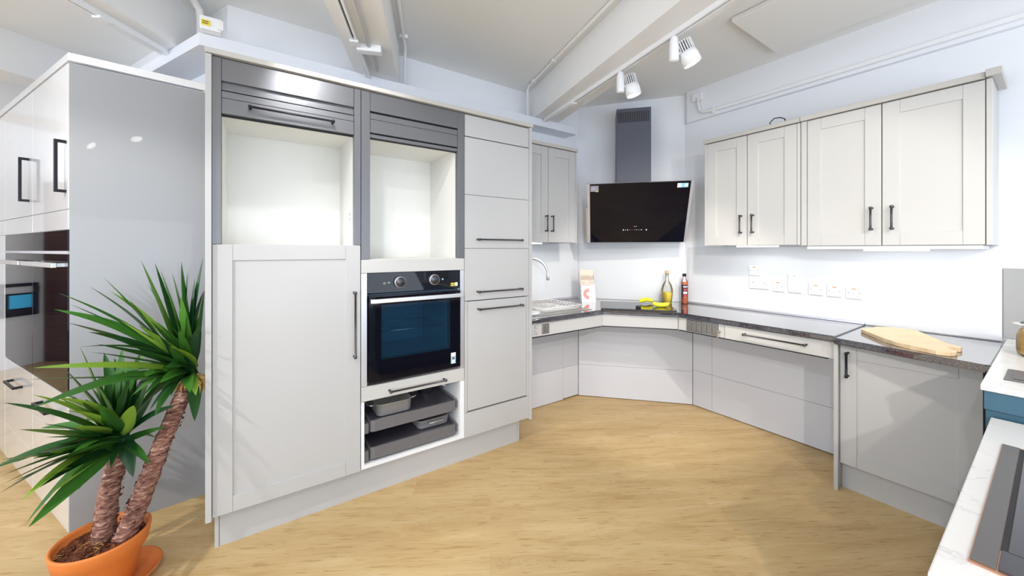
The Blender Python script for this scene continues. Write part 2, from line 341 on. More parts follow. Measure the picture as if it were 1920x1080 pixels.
def textmesh(name, txt, size, fr, u, v, w, m, parent, label=None, align='CENTER'):
    cu = bpy.data.curves.new(name, 'FONT'); cu.body = txt; cu.size = size; cu.align_x = align; cu.extrude = 0.0003
    t = bpy.data.objects.new(name, cu); C.objects.link(t)
    dg = bpy.context.evaluated_depsgraph_get(); me = bpy.data.meshes.new_from_object(t.evaluated_get(dg)); me.name = name
    bpy.data.objects.remove(t); bpy.data.curves.remove(cu)
    T = fr @ Matrix.Translation((u, v, w)) @ Matrix.Rotation(PI/2, 4, 'X')
    me.transform(WM[parent.name].inverted() @ T); me.materials.clear(); me.materials.append(M[m])
    o = bpy.data.objects.new(name, me); C.objects.link(o); o.parent = parent; WM[o.name] = WM[parent.name]
    if label: o['label'] = label
    return o
def shaker(mb, a0, a1, v, c0, c1, st=0.075, th=0.022, rec=0.007):
    mb.box(a0, a0+st, v, v+th, c0, c1, 0.001, 1); mb.box(a1-st, a1, v, v+th, c0, c1, 0.001, 1)
    mb.box(a0+st+0.0006, a1-st-0.0006, v, v+th, c1-st, c1, 0.001, 1); mb.box(a0+st+0.0006, a1-st-0.0006, v, v+th, c0, c0+st, 0.001, 1)
    mb.box(a0+st-0.001, a1-st+0.001, v+rec, v+th-0.001, c0+st-0.001, c1-st+0.001); return mb
def bar_handle(fr, a, c, length, v, vertical, parent, r=0.0055, out=0.033, m='pewter'):
    mb = MB(fr)
    e = [(a, c-length/2), (a, c+length/2)] if vertical else [(a-length/2, c), (a+length/2, c)]
    P = []
    for x, z in e:
        mb.tube([(x, v+0.001, z), (x, v-0.004, z), (x, v-out+0.002, z)], [0.0075, 0.0055, 0.005], 12)
    (x0, z0), (x1, z1) = e
    d = Vector((x1-x0, 0, z1-z0)).normalized()
    a0 = Vector((x0, v-out, z0))-d*0.008; a1 = Vector((x1, v-out, z1))+d*0.008
    mb.tube([a0, a0+d*0.003, a0+d*0.014, a0+d*0.016, a1-d*0.016, a1-d*0.014, a1-d*0.003, a1], [0.005, 0.0085, 0.0085, r, r, 0.0085, 0.0085, 0.005], 14)
    return obj('handle', mb, m, parent)
# ------------------------------------------------------------------ the room
ZC = 2.96
struct('floor', MB().prism([(-8, -3.3), (3.62, -3.3), (3.62, 7), (-8, 7)], -0.1, 0), 'floor')
struct('ceiling', MB().prism([(-8, -3.3), (3.62, -3.3), (3.62, 7), (-8, 7)], ZC, ZC+0.1), 'ceiling')
D = Vector((-0.448, 0.894)); N = Vector((0.894, 0.448))
A = Vector((-0.15, 2.93))
struct('wall_back', MB().prism([(-0.15, 2.93), (2.86, 2.93), (2.92, 3.05), (-0.10, 3.05)], 0, ZC), 'wall')
struct('wall_corner', MB().prism([(2.86, 2.93), (3.5, 2.09), (3.62, 2.14), (2.96, 3.03)], 0, ZC), 'wall')
struct('wall_right', MB().box(3.5, 3.62, -3.2, 2.14, 0, ZC), 'wall')
e = A+D*4.2
struct('wall_left', MB().prism([tuple(A), tuple(A+N*0.12), tuple(e+N*0.12), tuple(e)], 0, ZC), 'wall')
struct('wall_far', MB().box(-8, -1.8, 6.72, 6.84, 0, ZC), 'wall')
struct('wall_rear', MB().box(-5.0, 3.6, -3.3, -3.2, 0, 0.12).box(-5.0, 3.6, -3.3, -3.2, 2.72, ZC).box(3.0, 3.6, -3.3, -3.2, 0.12, 2.72).box(-5.0, -2.7, -3.3, -3.2, 0.12, 2.72), 'wall')
# painted downstands, beams and ledges
struct('trim_1', MB().prism([(3.46, -3.2), (3.5, -3.2), (3.5, 2.09), (3.46, 2.045)], 2.665, ZC), 'wall')
lg = MB().prism([(-0.27, 2.76), (2.69, 2.76), (2.665, 2.85), (2.665, 2.93), (-0.15, 2.93), (-0.16, 2.93)], 2.598, 2.668)
struct('trim_2', lg, 'ledge')
o1 = Vector((-0.27, 2.76)); struct('trim_3', MB().prism([tuple(o1), tuple(A), tuple(A+D*4), tuple(o1+D*4)], 2.598, 2.668), 'ledge')
def beam(name, p, d, width, back, fwd, z0=2.67):
    p = Vector(p); d = Vector(d).normalized(); n = Vector((d.y, -d.x))   # p lies on the left lower edge
    a = p+d*fwd; b = p-d*back
    return struct(name, MB().prism([tuple(a), tuple(b), tuple(b+n*width), tuple(a+n*width)], z0, ZC+0.002), 'beam')
beam('trim_4', (2.145, 2.754), (0.233, 0.9725), 0.277, 5.5, 0.17)
beam('trim_5', (0.553, 2.732), (0.382, 0.924), 0.28, 5.8, 0.21)
pL = Vector((-0.349, 3.095)); dL = Vector((0.574, 0.819)); nL = Vector((0.819, -0.574))
beam('trim_6', tuple(pL-nL*0.2), dL, 0.2, 7, 0.12)
beam('trim_7', (-1.62, 4.27), (0.75, 0.66), 0.24, 6, 1.0)
beam('trim_8', (-2.35, 5.35), (0.82, 0.57), 0.24, 6, 0.9)
# black shadow where the beams bear on the steel ledge
# ceiling panel
t = MB().box(2.575, 3.27, -0.35, 1.215, 2.925, 2.957, 0.004, 1)
tag(obj('ceiling_panel', t, 'ceiling'), 'large flat white square panel fixed to the ceiling above the wall cupboards', 'ceiling panel')
# ------------------------------------------------------------------ conduits and trunking
def pipe(label, pts, r, clips=(), m='beam', name='conduit_pipe'):
    t = thing(name, label, 'pipe', pts[0], group=None)
    obj('pipe', MB().tube(pts, r, 12), m, t)
    for c, s in clips: obj('clip', MB().box(c[0]-s[0], c[0]+s[0], c[1]-s[1], c[1]+s[1], c[2]-s[2], c[2]+s[2], 0.002, 1), 'plastic', t)
    return t
pipe('thin white conduit running along the top of the right-hand beam and down to the ledge',
     [(2.09, 2.80, 2.67), (2.09, 2.80, 2.92), (2.08, 2.76, 2.945), (1.97, 2.30, 2.947), (0.9, -2.2, 2.947)], 0.011, [((1.965, 2.28, 2.945), (.018, .01, .012)), ((2.055, 2.66, 2.945), (.018, .01, .012))])
pipe('white conduit beside the middle beam, turning down to the ledge above the oven housing',
     [(0.93, 2.80, 2.67), (0.93, 2.80, 2.90), (0.92, 2.76, 2.94), (0.85, 2.60, 2.945), (-1.0, -1.9, 2.945)], 0.012, [((0.86, 2.62, 2.945), (.03, .012, .012))])
pipe('thick white pipe along the left beam bending down beside the yellow sticker',
     [(-0.285, 2.985, 2.67), (-0.285, 2.985, 2.85), (-0.29, 2.97, 2.90), (-0.32, 2.93, 2.94), (-0.45, 2.74, 2.945), (-3.6, -1.75, 2.945)], 0.02)
pipe('white conduit high up along the bulkhead above the right wall cupboards',
     [(3.437, 1.93, 2.86), (3.437, 1.915, 2.78), (3.437, 1.90, 2.735), (3.437, 1.87, 2.712), (3.437, 1.80, 2.706), (3.437, 1.60, 2.706)], 0.012, [((3.445, 1.78, 2.706), (.012, .012, .03)), ((3.445, 1.93, 2.875), (.012, .045, .035))])
t = MB().box(3.435, 3.46, -3.1, 1.60, 2.692, 2.722, 0.003, 1)
tag(obj('cable_trunking', t, 'plastic'), 'long slim white trunking along the bulkhead over the right wall cupboards', 'trunking')
t = thing('sensor_unit', 'small white box with a yellow sticker on the ledge at the bank corner', 'box', (-0.20, 2.74, 2.67))
obj('housing', MB().box(-0.262, -0.165, 2.70, 2.76, 2.67, 2.745, 0.006), 'plastic', t)
obj('switch_plate', MB().box(-0.185, -0.155, 2.692, 2.70, 2.68, 2.735, 0.003), 'white', t)
mb = MB(); mb.box(-0.255, -0.215, 2.697, 2.70, 2.69, 2.72); mb.mi = 1; mb.box(-0.25, -0.222, 2.6955, 2.697, 2.708, 2.713); mb.box(-0.25, -0.225, 2.6955, 2.697, 2.697, 2.702)
obj('sticker', mb, ['yellowlabel', 'ink'], t, 'yellow sticker')
mb = MB()
mb.tube([(3.30, 1.26, 2.33), (3.30, 1.27, 2.42), (3.30, 1.24, 2.445), (3.30, 1.20, 2.44), (3.30, 1.17, 2.42), (3.30, 1.16, 2.33)], 0.004, 8)
tag(obj('cable_loop', mb, 'cable'), 'thin dark cable loop poking up behind the cornice of the smaller right wall cupboard', 'cable')
# ------------------------------------------------------------------ lighting tracks and spots
def track(label, a, b, z=2.67):
    a = Vector(a); b = Vector(b); d = (b-a).normalized(); fr = frame(d, (a.x, a.y, 0)); L = (b-a).length
    t = thing('lighting_track', label, 'lighting track', (a.x, a.y, z), fr, 'lighting tracks under the beams')
    mb = MB(fr); mb.box(0, L, -0.018, -0.006, z-0.028, z); mb.box(0, L, 0.006, 0.018, z-0.028, z); mb.box(0, L, -0.006, 0.006, z-0.008, z)
    obj('rail', mb, 'plastic', t)
    mb = MB(fr); mb.box(0.5, L, -0.006, 0.006, z-0.012, z-0.008); obj('conductor_slot', mb, 'plasticdark', t, 'dark slot')
    mb = MB(fr); mb.box(0, 0.5, -0.006, 0.006, z-0.027, z-0.008); mb.box(0.44, 0.50, -0.024, 0.024, z-0.036, z-0.02, 0.003, 1); obj('end_feed', mb, 'plastic', t)
    return t, fr
dR = Vector((-0.19, -0.98)).normalized(); tR0 = Vector((2.255, 2.74))
track('white lighting track under the right-hand beam, carrying the two visible spotlights', tR0, tR0+dR*5.3)
dM = Vector((-0.382, -0.924)).normalized(); tM0 = Vector((0.655, 2.76))
track('white lighting track under the middle beam above the oven housing', tM0, tM0+dM*5.5)
tL0 = Vector((-0.40, 3.22)); dLn = -dL
track('white lighting track under the left beam above the gloss grey unit', tL0, tL0+dLn*6)
def conduit_under(label, p, d, off, L):
    n = Vector((-d.y, d.x)); a = p+n*off; b = a+d*L
    pipe(label, [(a.x, a.y, 2.655), (b.x, b.y, 2.655)], 0.014)
conduit_under('white conduit under the middle beam beside its lighting track', tM0+dM*0.12, dM, 0.07, 5)
mb = MB(frame(dM, tuple(tM0+dM*0.40)+(0,)))
tag(obj('junction_box', mb.box(-0.03, 0.03, 0.0, 0.14, 2.625, 2.67, 0.008), 'plastic'), 'small white junction box under the middle beam above the oven housing', 'junction box')
def spotlight(label, p, yaw, tilt, power, seen=True, angle=75, blend=0.45, col=(1.0, 0.96, 0.91), track_z=2.645):
    t = thing('track_spotlight', label, 'spotlight', (p[0], p[1], track_z), frame((math.cos(yaw), math.sin(yaw))), 'spotlights on the lighting tracks')
    W = WM[t.name]
    mb = MB(W); mb.lathe([(0, 0.0), (0.016, 0.0), (0.020, -0.01), (0.024, -0.03), (0.026, -0.06), (0.026, -0.135), (0.022, -0.142), (0, -0.142)], seg=20)
    obj('adapter', mb, 'plastic', t)
    H = W @ Matrix.Translation((0.075, 0, -0.085)) @ Matrix.Rotation(tilt, 4, 'Y')   # head axis -z
    mb = MB(W); mb.tube([(0.02, 0, -0.10), (0.055, 0, -0.09)], 0.008, 10); obj('joint', mb, 'plastic', t)
    mb = MB(H)
    mb.lathe([(0, 0.062), (0.030, 0.062), (0.033, 0.055), (0.037, 0.0), (0.046, -0.002), (0.050, -0.03), (0.051, -0.075), (0.047, -0.078), (0.044, -0.06), (0.0, -0.045)], seg=32)
    for k in range(20):
        a = k*2*PI/20; c, s_ = math.cos(a), math.sin(a)
        q = MB(H @ Matrix.Rotation(a, 4, 'Z')); q.box(0.034, 0.044, -0.0022, 0.0022, 0.0, 0.06)
        q.bm.to_mesh(tmpm); q.bm.free(); mb.bm.from_mesh(tmpm)
    head = obj('lamp_head', mb, 'plastic', t)
    mb = MB(H); mb.lathe([(0, 0.056), (0.0375, 0.056), (0.0405, 0.003), (0, 0.003)], seg=24); obj('heat_sink', mb, 'plasticdark', head, 'dark finned heat sink')
    mb = MB(H); mb.lathe([(0, -0.062), (0.042, -0.062), (0.042, -0.060), (0, -0.060)], seg=24); obj('lens', mb, 'lamp', head)
    l = bpy.data.lights.new('lamp_beam', 'SPOT'); l.energy = power; l.spot_size = math.radians(angle); l.spot_blend = blend; l.shadow_soft_size = 0.035; l.color = col
    lo = bpy.data.objects.new('lamp_beam', l); C.objects.link(lo); lo.parent = t
    lo.matrix_local = W.inverted() @ H @ Matrix.Translation((0, 0, -0.085))
    return t
tmpm = bpy.data.meshes.new('scratch')
def aim(p, target):   # yaw and tilt so the head points at the target
    v = Vector(target)-Vector((p[0], p[1], 2.56)); yaw = math.atan2(v.y, v.x); tilt = -math.atan2(math.hypot(v.x, v.y), -v.z); return yaw, tilt
def spot_at(label, s, t0, d, target, power, **k):
    p = t0+d*s; y, ti = aim(p, target); return spotlight(label, p, y, ti, power, **k)
SP = 1.0
spot_at('white track spotlight nearer the cooker hood, second along the right-hand beam', 1.07, tR0, dR, (2.6, 1.35, 0.0), 12*SP, col=(1.0, 0.93, 0.84))
spot_at('white track spotlight nearest the camera on the right-hand beam, tilted to the right', 1.53, tR0, dR, (2.9, 0.6, 0.0), 12*SP, col=(1.0, 0.93, 0.84))
for k, (s, tg, pw) in enumerate([(2.3, (2.95, 2.35, 0.4), 85), (3.1, (3.15, 1.1, 1.3), 26), (3.9, (3.1, 1.1, 1.1), 62)]):
    spot_at(['white track spotlight on the right-hand beam overhead, third from the wall', 'white track spotlight on the right-hand beam overhead, fourth from the wall', 'white track spotlight on the right-hand beam behind the camera'][k], s, tR0, dR, tg, pw*SP, col=(1.0, 0.93, 0.84), angle=58)
for k, (s, tg, pw) in enumerate([(1.30, (0.42, 2.30, 2.05), 15), (1.75, (1.0, 2.3, 1.2), 10), (2.6, (0.5, 2.2, 0.1), 16), (3.4, (1.9, 2.0, 0.0), 50), (5.0, (2.5, 1.3, 0.2), 190)]):
    spot_at(['white track spotlight on the middle beam aimed at the larger open niche', 'white track spotlight on the middle beam aimed at the smaller open niche', 'white track spotlight on the middle beam overhead, aimed at the tall door', 'white track spotlight on the middle beam behind the camera', 'white track spotlight on the middle beam, furthest from the oven housing'][k], s, tM0, dM, tg, pw*SP, angle=(52 if s > 4.5 else 75), col=((1.0, 0.93, 0.84) if s > 4.5 else (0.96, 0.97, 1.0)))
for k, (s, tg, pw) in enumerate([(1.6, (-0.6, 2.7, 1.9), 14), (2.5, (-0.45, 2.75, 0.3), 110)]):
    spot_at(['white track spotlight on the left beam reflected in the gloss grey panel', 'white track spotlight on the left beam aimed at the potted yucca'][k], s, tL0, dLn, tg, pw*SP)
# ------------------------------------------------------------------ tall cabinet bank
YF = 2.225
def G(x0, x1): return None
# left tall unit: tambour niche above, shaker door below
t = thing('tall_larder_cabinet', 'tall cashmere cabinet with a lit open tambour niche above one long shaker door', 'tall cabinet', (0.15, 2.5, 0.18))
mb = MB(); mb.box(-0.195, -0.172, 2.212, 2.91, 0.170, 2.337, 0.001, 1); obj('end_panel', mb, 'cab', t)
mb = MB(); mb.box(-0.172, -0.157, 2.25, 2.76, 0.18, 2.33); mb.box(0.470, 0.486, 2.25, 2.76, 0.18, 2.33); mb.box(-0.157, 0.470, 2.25, 2.76, 2.30, 2.33); mb.box(-0.157, 0.470, 2.25, 2.76, 0.18, 0.20); mb.box(-0.157, 0.470, 2.745, 2.76, 0.2, 1.42)
obj('carcass', mb, 'cab', t)
mb = MB(); mb.box(-0.157, -0.137, 2.245, 2.70, 1.456, 2.30); mb.box(0.458, 0.470, 2.245, 2.70, 1.456, 2.30); mb.box(-0.157, 0.470, 2.70, 2.715, 1.43, 2.30); mb.box(-0.157, 0.470, 2.228, 2.70, 1.432, 1.456); mb.box(-0.137, 0.458, 2.262, 2.70, 2.100, 2.118)
obj('niche_lining', mb, 'carcass', t, 'ivory niche lining')
for a in (-0.1715, 0.451): obj('guide_rail', MB().box(a, a+0.0345, YF-0.002, 2.262, 1.457, 2.333, 0.001, 1), 'tambour', t, 'grey metal tambour rail')
mb = MB(); mb.box(-0.1365, 0.4495, YF, 2.262, 2.228, 2.333, 0.0012, 1); mb.box(-0.1365, 0.4495, 2.244, 2.25, 2.196, 2.228); mb.box(-0.1365, 0.4495, 2.232, 2.262, 2.186, 2.197, 0.001, 1)
obj('header_panel', mb, 'tambour', t, 'grey metal header')
sh = MB(); sh.box(-0.1365, 0.4495, YF, 2.244, 2.148, 2.180, 0.0015, 1); sh.box(-0.1365, 0.4495, YF, 2.244, 2.074, 2.147, 0.0015, 1)
s_ = obj('tambour_shutter', sh, 'tambour', t, 'grey rolled-up tambour shutter'); bar_handle(ID, 0.157, 2.118, 0.365, YF, False, s_, m='blackm')
obj('shadow_gap', MB().box(-0.137, 0.450, 2.252, 2.2535, 2.066, 2.24), 'gap', t, 'dark gap')
dr = obj('door', shaker(MB(), -0.170, 0.484, YF, 0.180, 1.4555, 0.076), 'cab', t); bar_handle(ID, 0.451, 1.013, 0.355, YF, True, dr)
# middle unit: oven housing
t = thing('oven_housing_cabinet', 'middle tall cabinet with open niche, oven, drawer and open pan shelves', 'tall cabinet', (0.81, 2.5, 0.18))
mb = MB(); mb.box(0.488, 0.505, 2.25, 2.80, 0.185, 2.333); mb.box(1.106, 1.123, 2.25, 2.80, 0.185, 2.333); mb.box(0.505, 1.106, 2.25, 2.80, 0.185, 0.204); mb.box(0.505, 1.106, 2.79, 2.80, 0.2, 2.333); mb.box(0.505, 1.106, 2.30, 2.79, 0.637, 0.652); mb.box(0.505, 1.106, 2.30, 2.79, 1.30, 1.315)
mb.box(0.488, 0.505, YF, 2.25, 0.185, 0.565); mb.box(1.106, 1.137, YF, 2.25, 0.185, 0.565); mb.box(0.505, 1.106, YF, 2.25, 0.185, 0.207)
obj('carcass', mb, 'carcasswhite', t)
mb = MB(); mb.box(0.505, 0.537, 2.245, 2.70, 1.375, 2.31); mb.box(1.090, 1.106, 2.245, 2.70, 1.375, 2.31); mb.box(0.505, 1.106, 2.70, 2.715, 1.36, 2.31); mb.box(0.505, 1.106, 2.235, 2.70, 1.352, 1.376); mb.box(0.537, 1.090, 2.262, 2.70, 2.090, 2.105)
obj('niche_lining', mb, 'carcass', t, 'ivory niche lining')
for a in (0.4885, 1.0895): obj('guide_rail', MB().box(a, a+0.0475, YF-0.002, 2.262, 1.376, 2.333, 0.001, 1), 'tambour', t, 'grey metal tambour rail')
mb = MB(); mb.box(0.5375, 1.0895, YF, 2.262, 2.226, 2.333, 0.0012, 1); obj('header_panel', mb, 'tambour', t, 'grey metal header')
mb = MB(); mb.box(0.5375, 1.0895, YF+0.004, 2.25, 2.182, 2.216, 0.0015, 1); mb.box(0.5375, 1.0895, YF+0.004, 2.25, 2.104, 2.181, 0.0015, 1); mb.box(0.5375, 1.0895, YF+0.006, 2.25, 2.076, 2.095, 0.001, 1); obj('tambour_shutter', mb, 'tambour', t, 'grey rolled-up tambour shutter')
mb = MB(); mb.box(0.5375, 1.0895, 2.252, 2.2535, 2.07, 2.24); obj('shadow_gap', mb, 'gap', t, 'dark gap')
mb = MB(); mb.box(0.4885, 1.1365, YF, 2.247, 1.298, 1.3745, 0.001, 1); obj('filler_rail', mb, 'cablit', t)
for a, b in ((0.4885, 0.520), (1.108, 1.1365)): obj('side_trim', MB().box(a, b, YF, 2.262, 0.652, 1.2965, 0.001, 1), 'satin', t, 'silver side trim')
mb = MB(); mb.box(0.4885, 1.1365, YF, 2.247, 0.567, 0.650, 0.001, 1); d_ = obj('drawer', mb, 'cablit', t); bar_handle(ID, 0.818, 0.603, 0.345, YF, False, d_)
for z0, wz in ((0.378, 0.065), (0.220, 0.068)):
    mb = MB(); y0 = 2.235
    P = [(0.535, y0+0.03), (0.543, y0+0.008), (0.565, y0), (1.065, y0), (1.082, y0+0.008), (1.09, y0+0.03), (1.09, y0+0.48), (0.535, y0+0.48)]
    mb.prism(P, z0, z0+0.014)
    for i in range(len(P)):
        a, b = Vector(P[i]), Vector(P[(i+1) % len(P)]); c = Vector((0.81, y0+0.24)); n = Vector((b.y-a.y, a.x-b.x)).normalized()
        if n.dot(c-a) < 0: n = -n
        mb.prism([tuple(a), tuple(b), tuple(b+n*0.012), tuple(a+n*0.012)], z0+0.014, z0+wz)
    tr = obj('pull_out_tray', mb, 'traygrey', t, 'graphite pull-out tray')
    mb = MB(); mb.prism([(0.55, y0+0.02), (1.077, y0+0.02), (1.077, y0+0.465), (0.55, y0+0.465)], z0+wz-0.014, z0+wz-0.007); obj('mat', mb, 'traymat', tr)
    obj('runner', MB().box(0.5065, 0.533, y0+0.004, y0+0.45, z0-0.004, z0+0.055, 0.002, 1), 'traygrey', tr); obj('runner', MB().box(1.092, 1.105, y0+0.02, y0+0.45, z0+0.005, z0+0.05, 0.002, 1), 'traygrey', tr)
# the oven
t = thing('built_in_oven', 'black glass built-in oven with steel bar handle and two round knobs', 'oven', (0.815, 2.5, 0.655))
mb = MB(); mb.box(0.5215, 1.1065, 2.265, 2.285, 0.66, 1.296); mb.box(0.53, 0.59, 2.285, 2.75, 0.66, 1.29); mb.box(1.04, 1.10, 2.285, 2.75, 0.66, 1.29); mb.box(0.59, 1.04, 2.74, 2.75, 0.66, 1.29); mb.box(0.59, 1.04, 2.285, 2.74, 0.66, 0.74); mb.box(0.59, 1.04, 2.285, 2.74, 1.14, 1.29)
mb2 = MB()   # front ring instead of a solid plate
body = MB(); body.box(0.5215, 0.60, 2.262, 2.30, 0.66, 1.17); body.box(1.025, 1.1065, 2.262, 2.30, 0.66, 1.17); body.box(0.60, 1.025, 2.262, 2.30, 0.66, 0.78); body.box(0.60, 1.025, 2.262, 2.30, 1.12, 1.17)
body.box(0.56, 0.60, 2.30, 2.70, 0.66, 1.29); body.box(1.025, 1.065, 2.30, 2.70, 0.66, 1.29); body.box(0.60, 1.025, 2.69, 2.70, 0.66, 1.29); body.box(0.60, 1.025, 2.30, 2.69, 0.66, 0.78); body.box(0.60, 1.025, 2.30, 2.69, 1.12, 1.29)
mb.bm.free(); mb2.bm.free()
obj('body', body, 'enamel', t)
mb = MB(); mb.box(0.5215, 1.1065, YF+0.002, 2.262, 1.180, 1.296, 0.001, 1); pn = obj('control_panel', mb, 'blackglass', t)
for x, z in ((0.706, 1.238), (0.922, 1.243)):
    mb = MB(); mb.lathe([(0, -0.024), (0.0275, -0.024), (0.0295, -0.020), (0.0295, -0.004), (0.0295, 0.0), (0, 0)], (x, YF+0.002, z), 36, 'y')
    k_ = obj('knob', mb, 'pewter', pn, 'round dark knob')
    mb = MB(); mb.lathe([(0.0296, -0.0225), (0.0325, -0.021), (0.0325, -0.001), (0.0296, -0.001)], (x, YF+0.002, z), 36, 'y'); obj('knob_ring', mb, 'satin', pn, 'silver ring')
mb = MB(); mb.lathe([(0.0045, 0), (0.0065, 0), (0.0065, -0.001), (0.0045, -0.001), (0.0045, 0)], (0.618, YF+0.0015, 1.234), 16, 'y'); mb.mi = 1; mb.box(0.636, 0.650, YF+0.0005, YF+0.0015, 1.2355, 1.2385); mb.box(0.6415, 0.6445, YF+0.0005, YF+0.0015, 1.231, 1.243); mb.box(0.978, 0.988, YF+0.0005, YF+0.0015, 1.238, 1.248)
obj('touch_symbols', mb, ['cork', 'label'], pn)
mb = MB(); mb.box(1.040, 1.068, YF+0.0, YF+0.0015, 1.195, 1.215); mb.mi = 1; mb.prism([(1.043, YF-0.0008), (1.0525, YF-0.0008), (1.0525, YF), (1.043, YF)], 1.199, 1.209); mb.prism([(1.056, YF-0.0008), (1.065, YF-0.0008), (1.065, YF), (1.056, YF)], 1.199, 1.209); mb.mi = 2; mb.box(1.070, 1.088, YF, YF+0.0015, 1.195, 1.218)
obj('warning_sticker', mb, ['yellowlabel', 'ink', 'white'], pn, 'yellow and white sticker')
mb = MB(); mb.box(0.5255, 0.596, YF-0.012, 2.258, 0.668, 1.166, 0.001, 1); mb.box(1.028, 1.1025, YF-0.012, 2.258, 0.668, 1.166, 0.001, 1); mb.box(0.596, 1.028, YF-0.012, 2.258, 0.668, 0.795); mb.box(0.596, 1.028, YF-0.012, 2.258, 1.112, 1.166)
dr = obj('oven_door', mb, 'blackglass', t)
mb = MB(); mb.box(0.597, 1.027, YF-0.0115, YF-0.0085, 0.796, 1.111); obj('door_window', mb, 'ovenglass', dr, 'window with a blue reflection in its colour')
mb = MB(); mb.box(0.528, 1.103, 2.160, 2.178, 1.128, 1.152, 0.002); mb.box(0.535, 0.560, 2.178, 2.213, 1.130, 1.150); mb.box(1.070, 1.095, 2.178, 2.213, 1.130, 1.150); obj('handle', mb, 'steel', dr, 'square steel bar handle')
mb = MB(); mb.box(1.035, 1.068, YF-0.0135, YF-0.0122, 0.695, 0.765); mb.mi = 1; mb.box(1.035, 1.068, YF-0.0142, YF-0.0135, 0.695, 0.742); mb.mi = 2; mb.box(1.043, 1.060, YF-0.015, YF-0.0142, 0.722, 0.738); mb.mi = 0; mb.box(1.043, 1.060, YF-0.015, YF-0.0142, 0.700, 0.718)
obj('energy_label', mb, ['white', 'label', 'ink'], dr, 'light blue energy label')
mb = MB()
for z in (0.93,):
    mb.tube([(0.602, 2.33, z), (1.023, 2.33, z)], 0.003, 8); mb.tube([(0.602, 2.66, z), (1.023, 2.66, z)], 0.003, 8)
    for k in range(22): x = 0.61+k*0.0195; mb.tube([(x, 2.33, z+0.002), (x, 2.66, z+0.002)], 0.0014, 6)
for z in (0.85, 0.93, 1.01, 1.08):
    for x in (0.604, 1.021): mb.tube([(x, 2.33, z-0.006), (x, 2.66, z-0.006)], 0.003, 8)
obj('wire_shelf', mb, 'chrome', t, 'chrome wire shelf')
# right unit: integrated fridge freezer and dishwasher fronts
t = thing('appliance_tower_cabinet', 'tall cashmere cabinet of plain stacked fronts with three horizontal bar handles', 'tall cabinet', (1.41, 2.5, 0.18))
mb = MB(); mb.box(1.139, 1.157, 2.25, 2.91, 0.18, 2.333); mb.box(1.655, 1.672, 2.25, 2.91, 0.18, 2.333); mb.box(1.157, 1.655, 2.25, 2.91, 2.31, 2.333); mb.box(1.157, 1.655, 2.9, 2.91, 0.18, 2.31); mb.box(1.157, 1.655, 2.25, 2.9, 0.18, 0.2); obj('carcass', mb, 'cab', t)
mb = MB(); mb.box(1.672, 1.692, 2.212, 2.925, 0.172, 2.337, 0.001, 1); obj('end_panel', mb, 'cab', t)
mb = MB(); mb.box(1.141, 1.670, 2.246, 2.249, 0.184, 2.333); obj('shadow_gap', mb, 'gap', t, 'dark gaps between fronts')
def front(name, x0, x1, z0, z1, h=None, g=0.0012, y=YF):
    o = obj(name, MB().box(x0+g, x1-g, y, y+0.02, z0+g, z1-g, 0.001, 1), 'cab', t)
    if h: bar_handle(ID, h[0], h[1], h[2], y, False, o)
front('top_panel', 1.139, 1.672, 2.187, 2.333, g=0.002)
front('door', 1.139, 1.672, 1.799, 2.184)
front('door', 1.139, 1.672, 1.440, 1.799, (1.413, 1.500, 0.355))
front('door', 1.139, 1.672, 1.089, 1.440, (1.413, 1.147, 0.355))
front('dishwasher_door', 1.160, 1.650, 0.352, 1.086, (1.418, 1.029, 0.355), g=0.002)
for a, b in ((1.1405, 1.1595), (1.6505, 1.6705)): obj('side_filler', MB().box(a, b, YF+0.001, 2.245, 0.346, 1.087), 'cab', t)
front('bottom_panel', 1.139, 1.672, 0.180, 0.344)
# cornice and plinth of the bank
mb = MB(); mb.box(-0.197, 1.70, 2.206, 2.925, 2.340, 2.364, 0.0015, 1); tag(obj('cornice_board', mb, 'cabedge'), 'long taupe cornice board lying along the top of the tall cabinets', 'cornice')
mb = MB(); mb.box(-0.148, 1.605, 2.285, 2.302, 0, 0.178); mb.box(-0.166, -0.150, 2.283, 2.90, 0, 0.178); mb.box(1.607, 1.624, 2.283, 2.90, 0, 0.178)
tag(obj('plinth', mb, 'cab'), 'plain kickboard set back beneath the tall cabinet bank, on the floor', 'plinth')
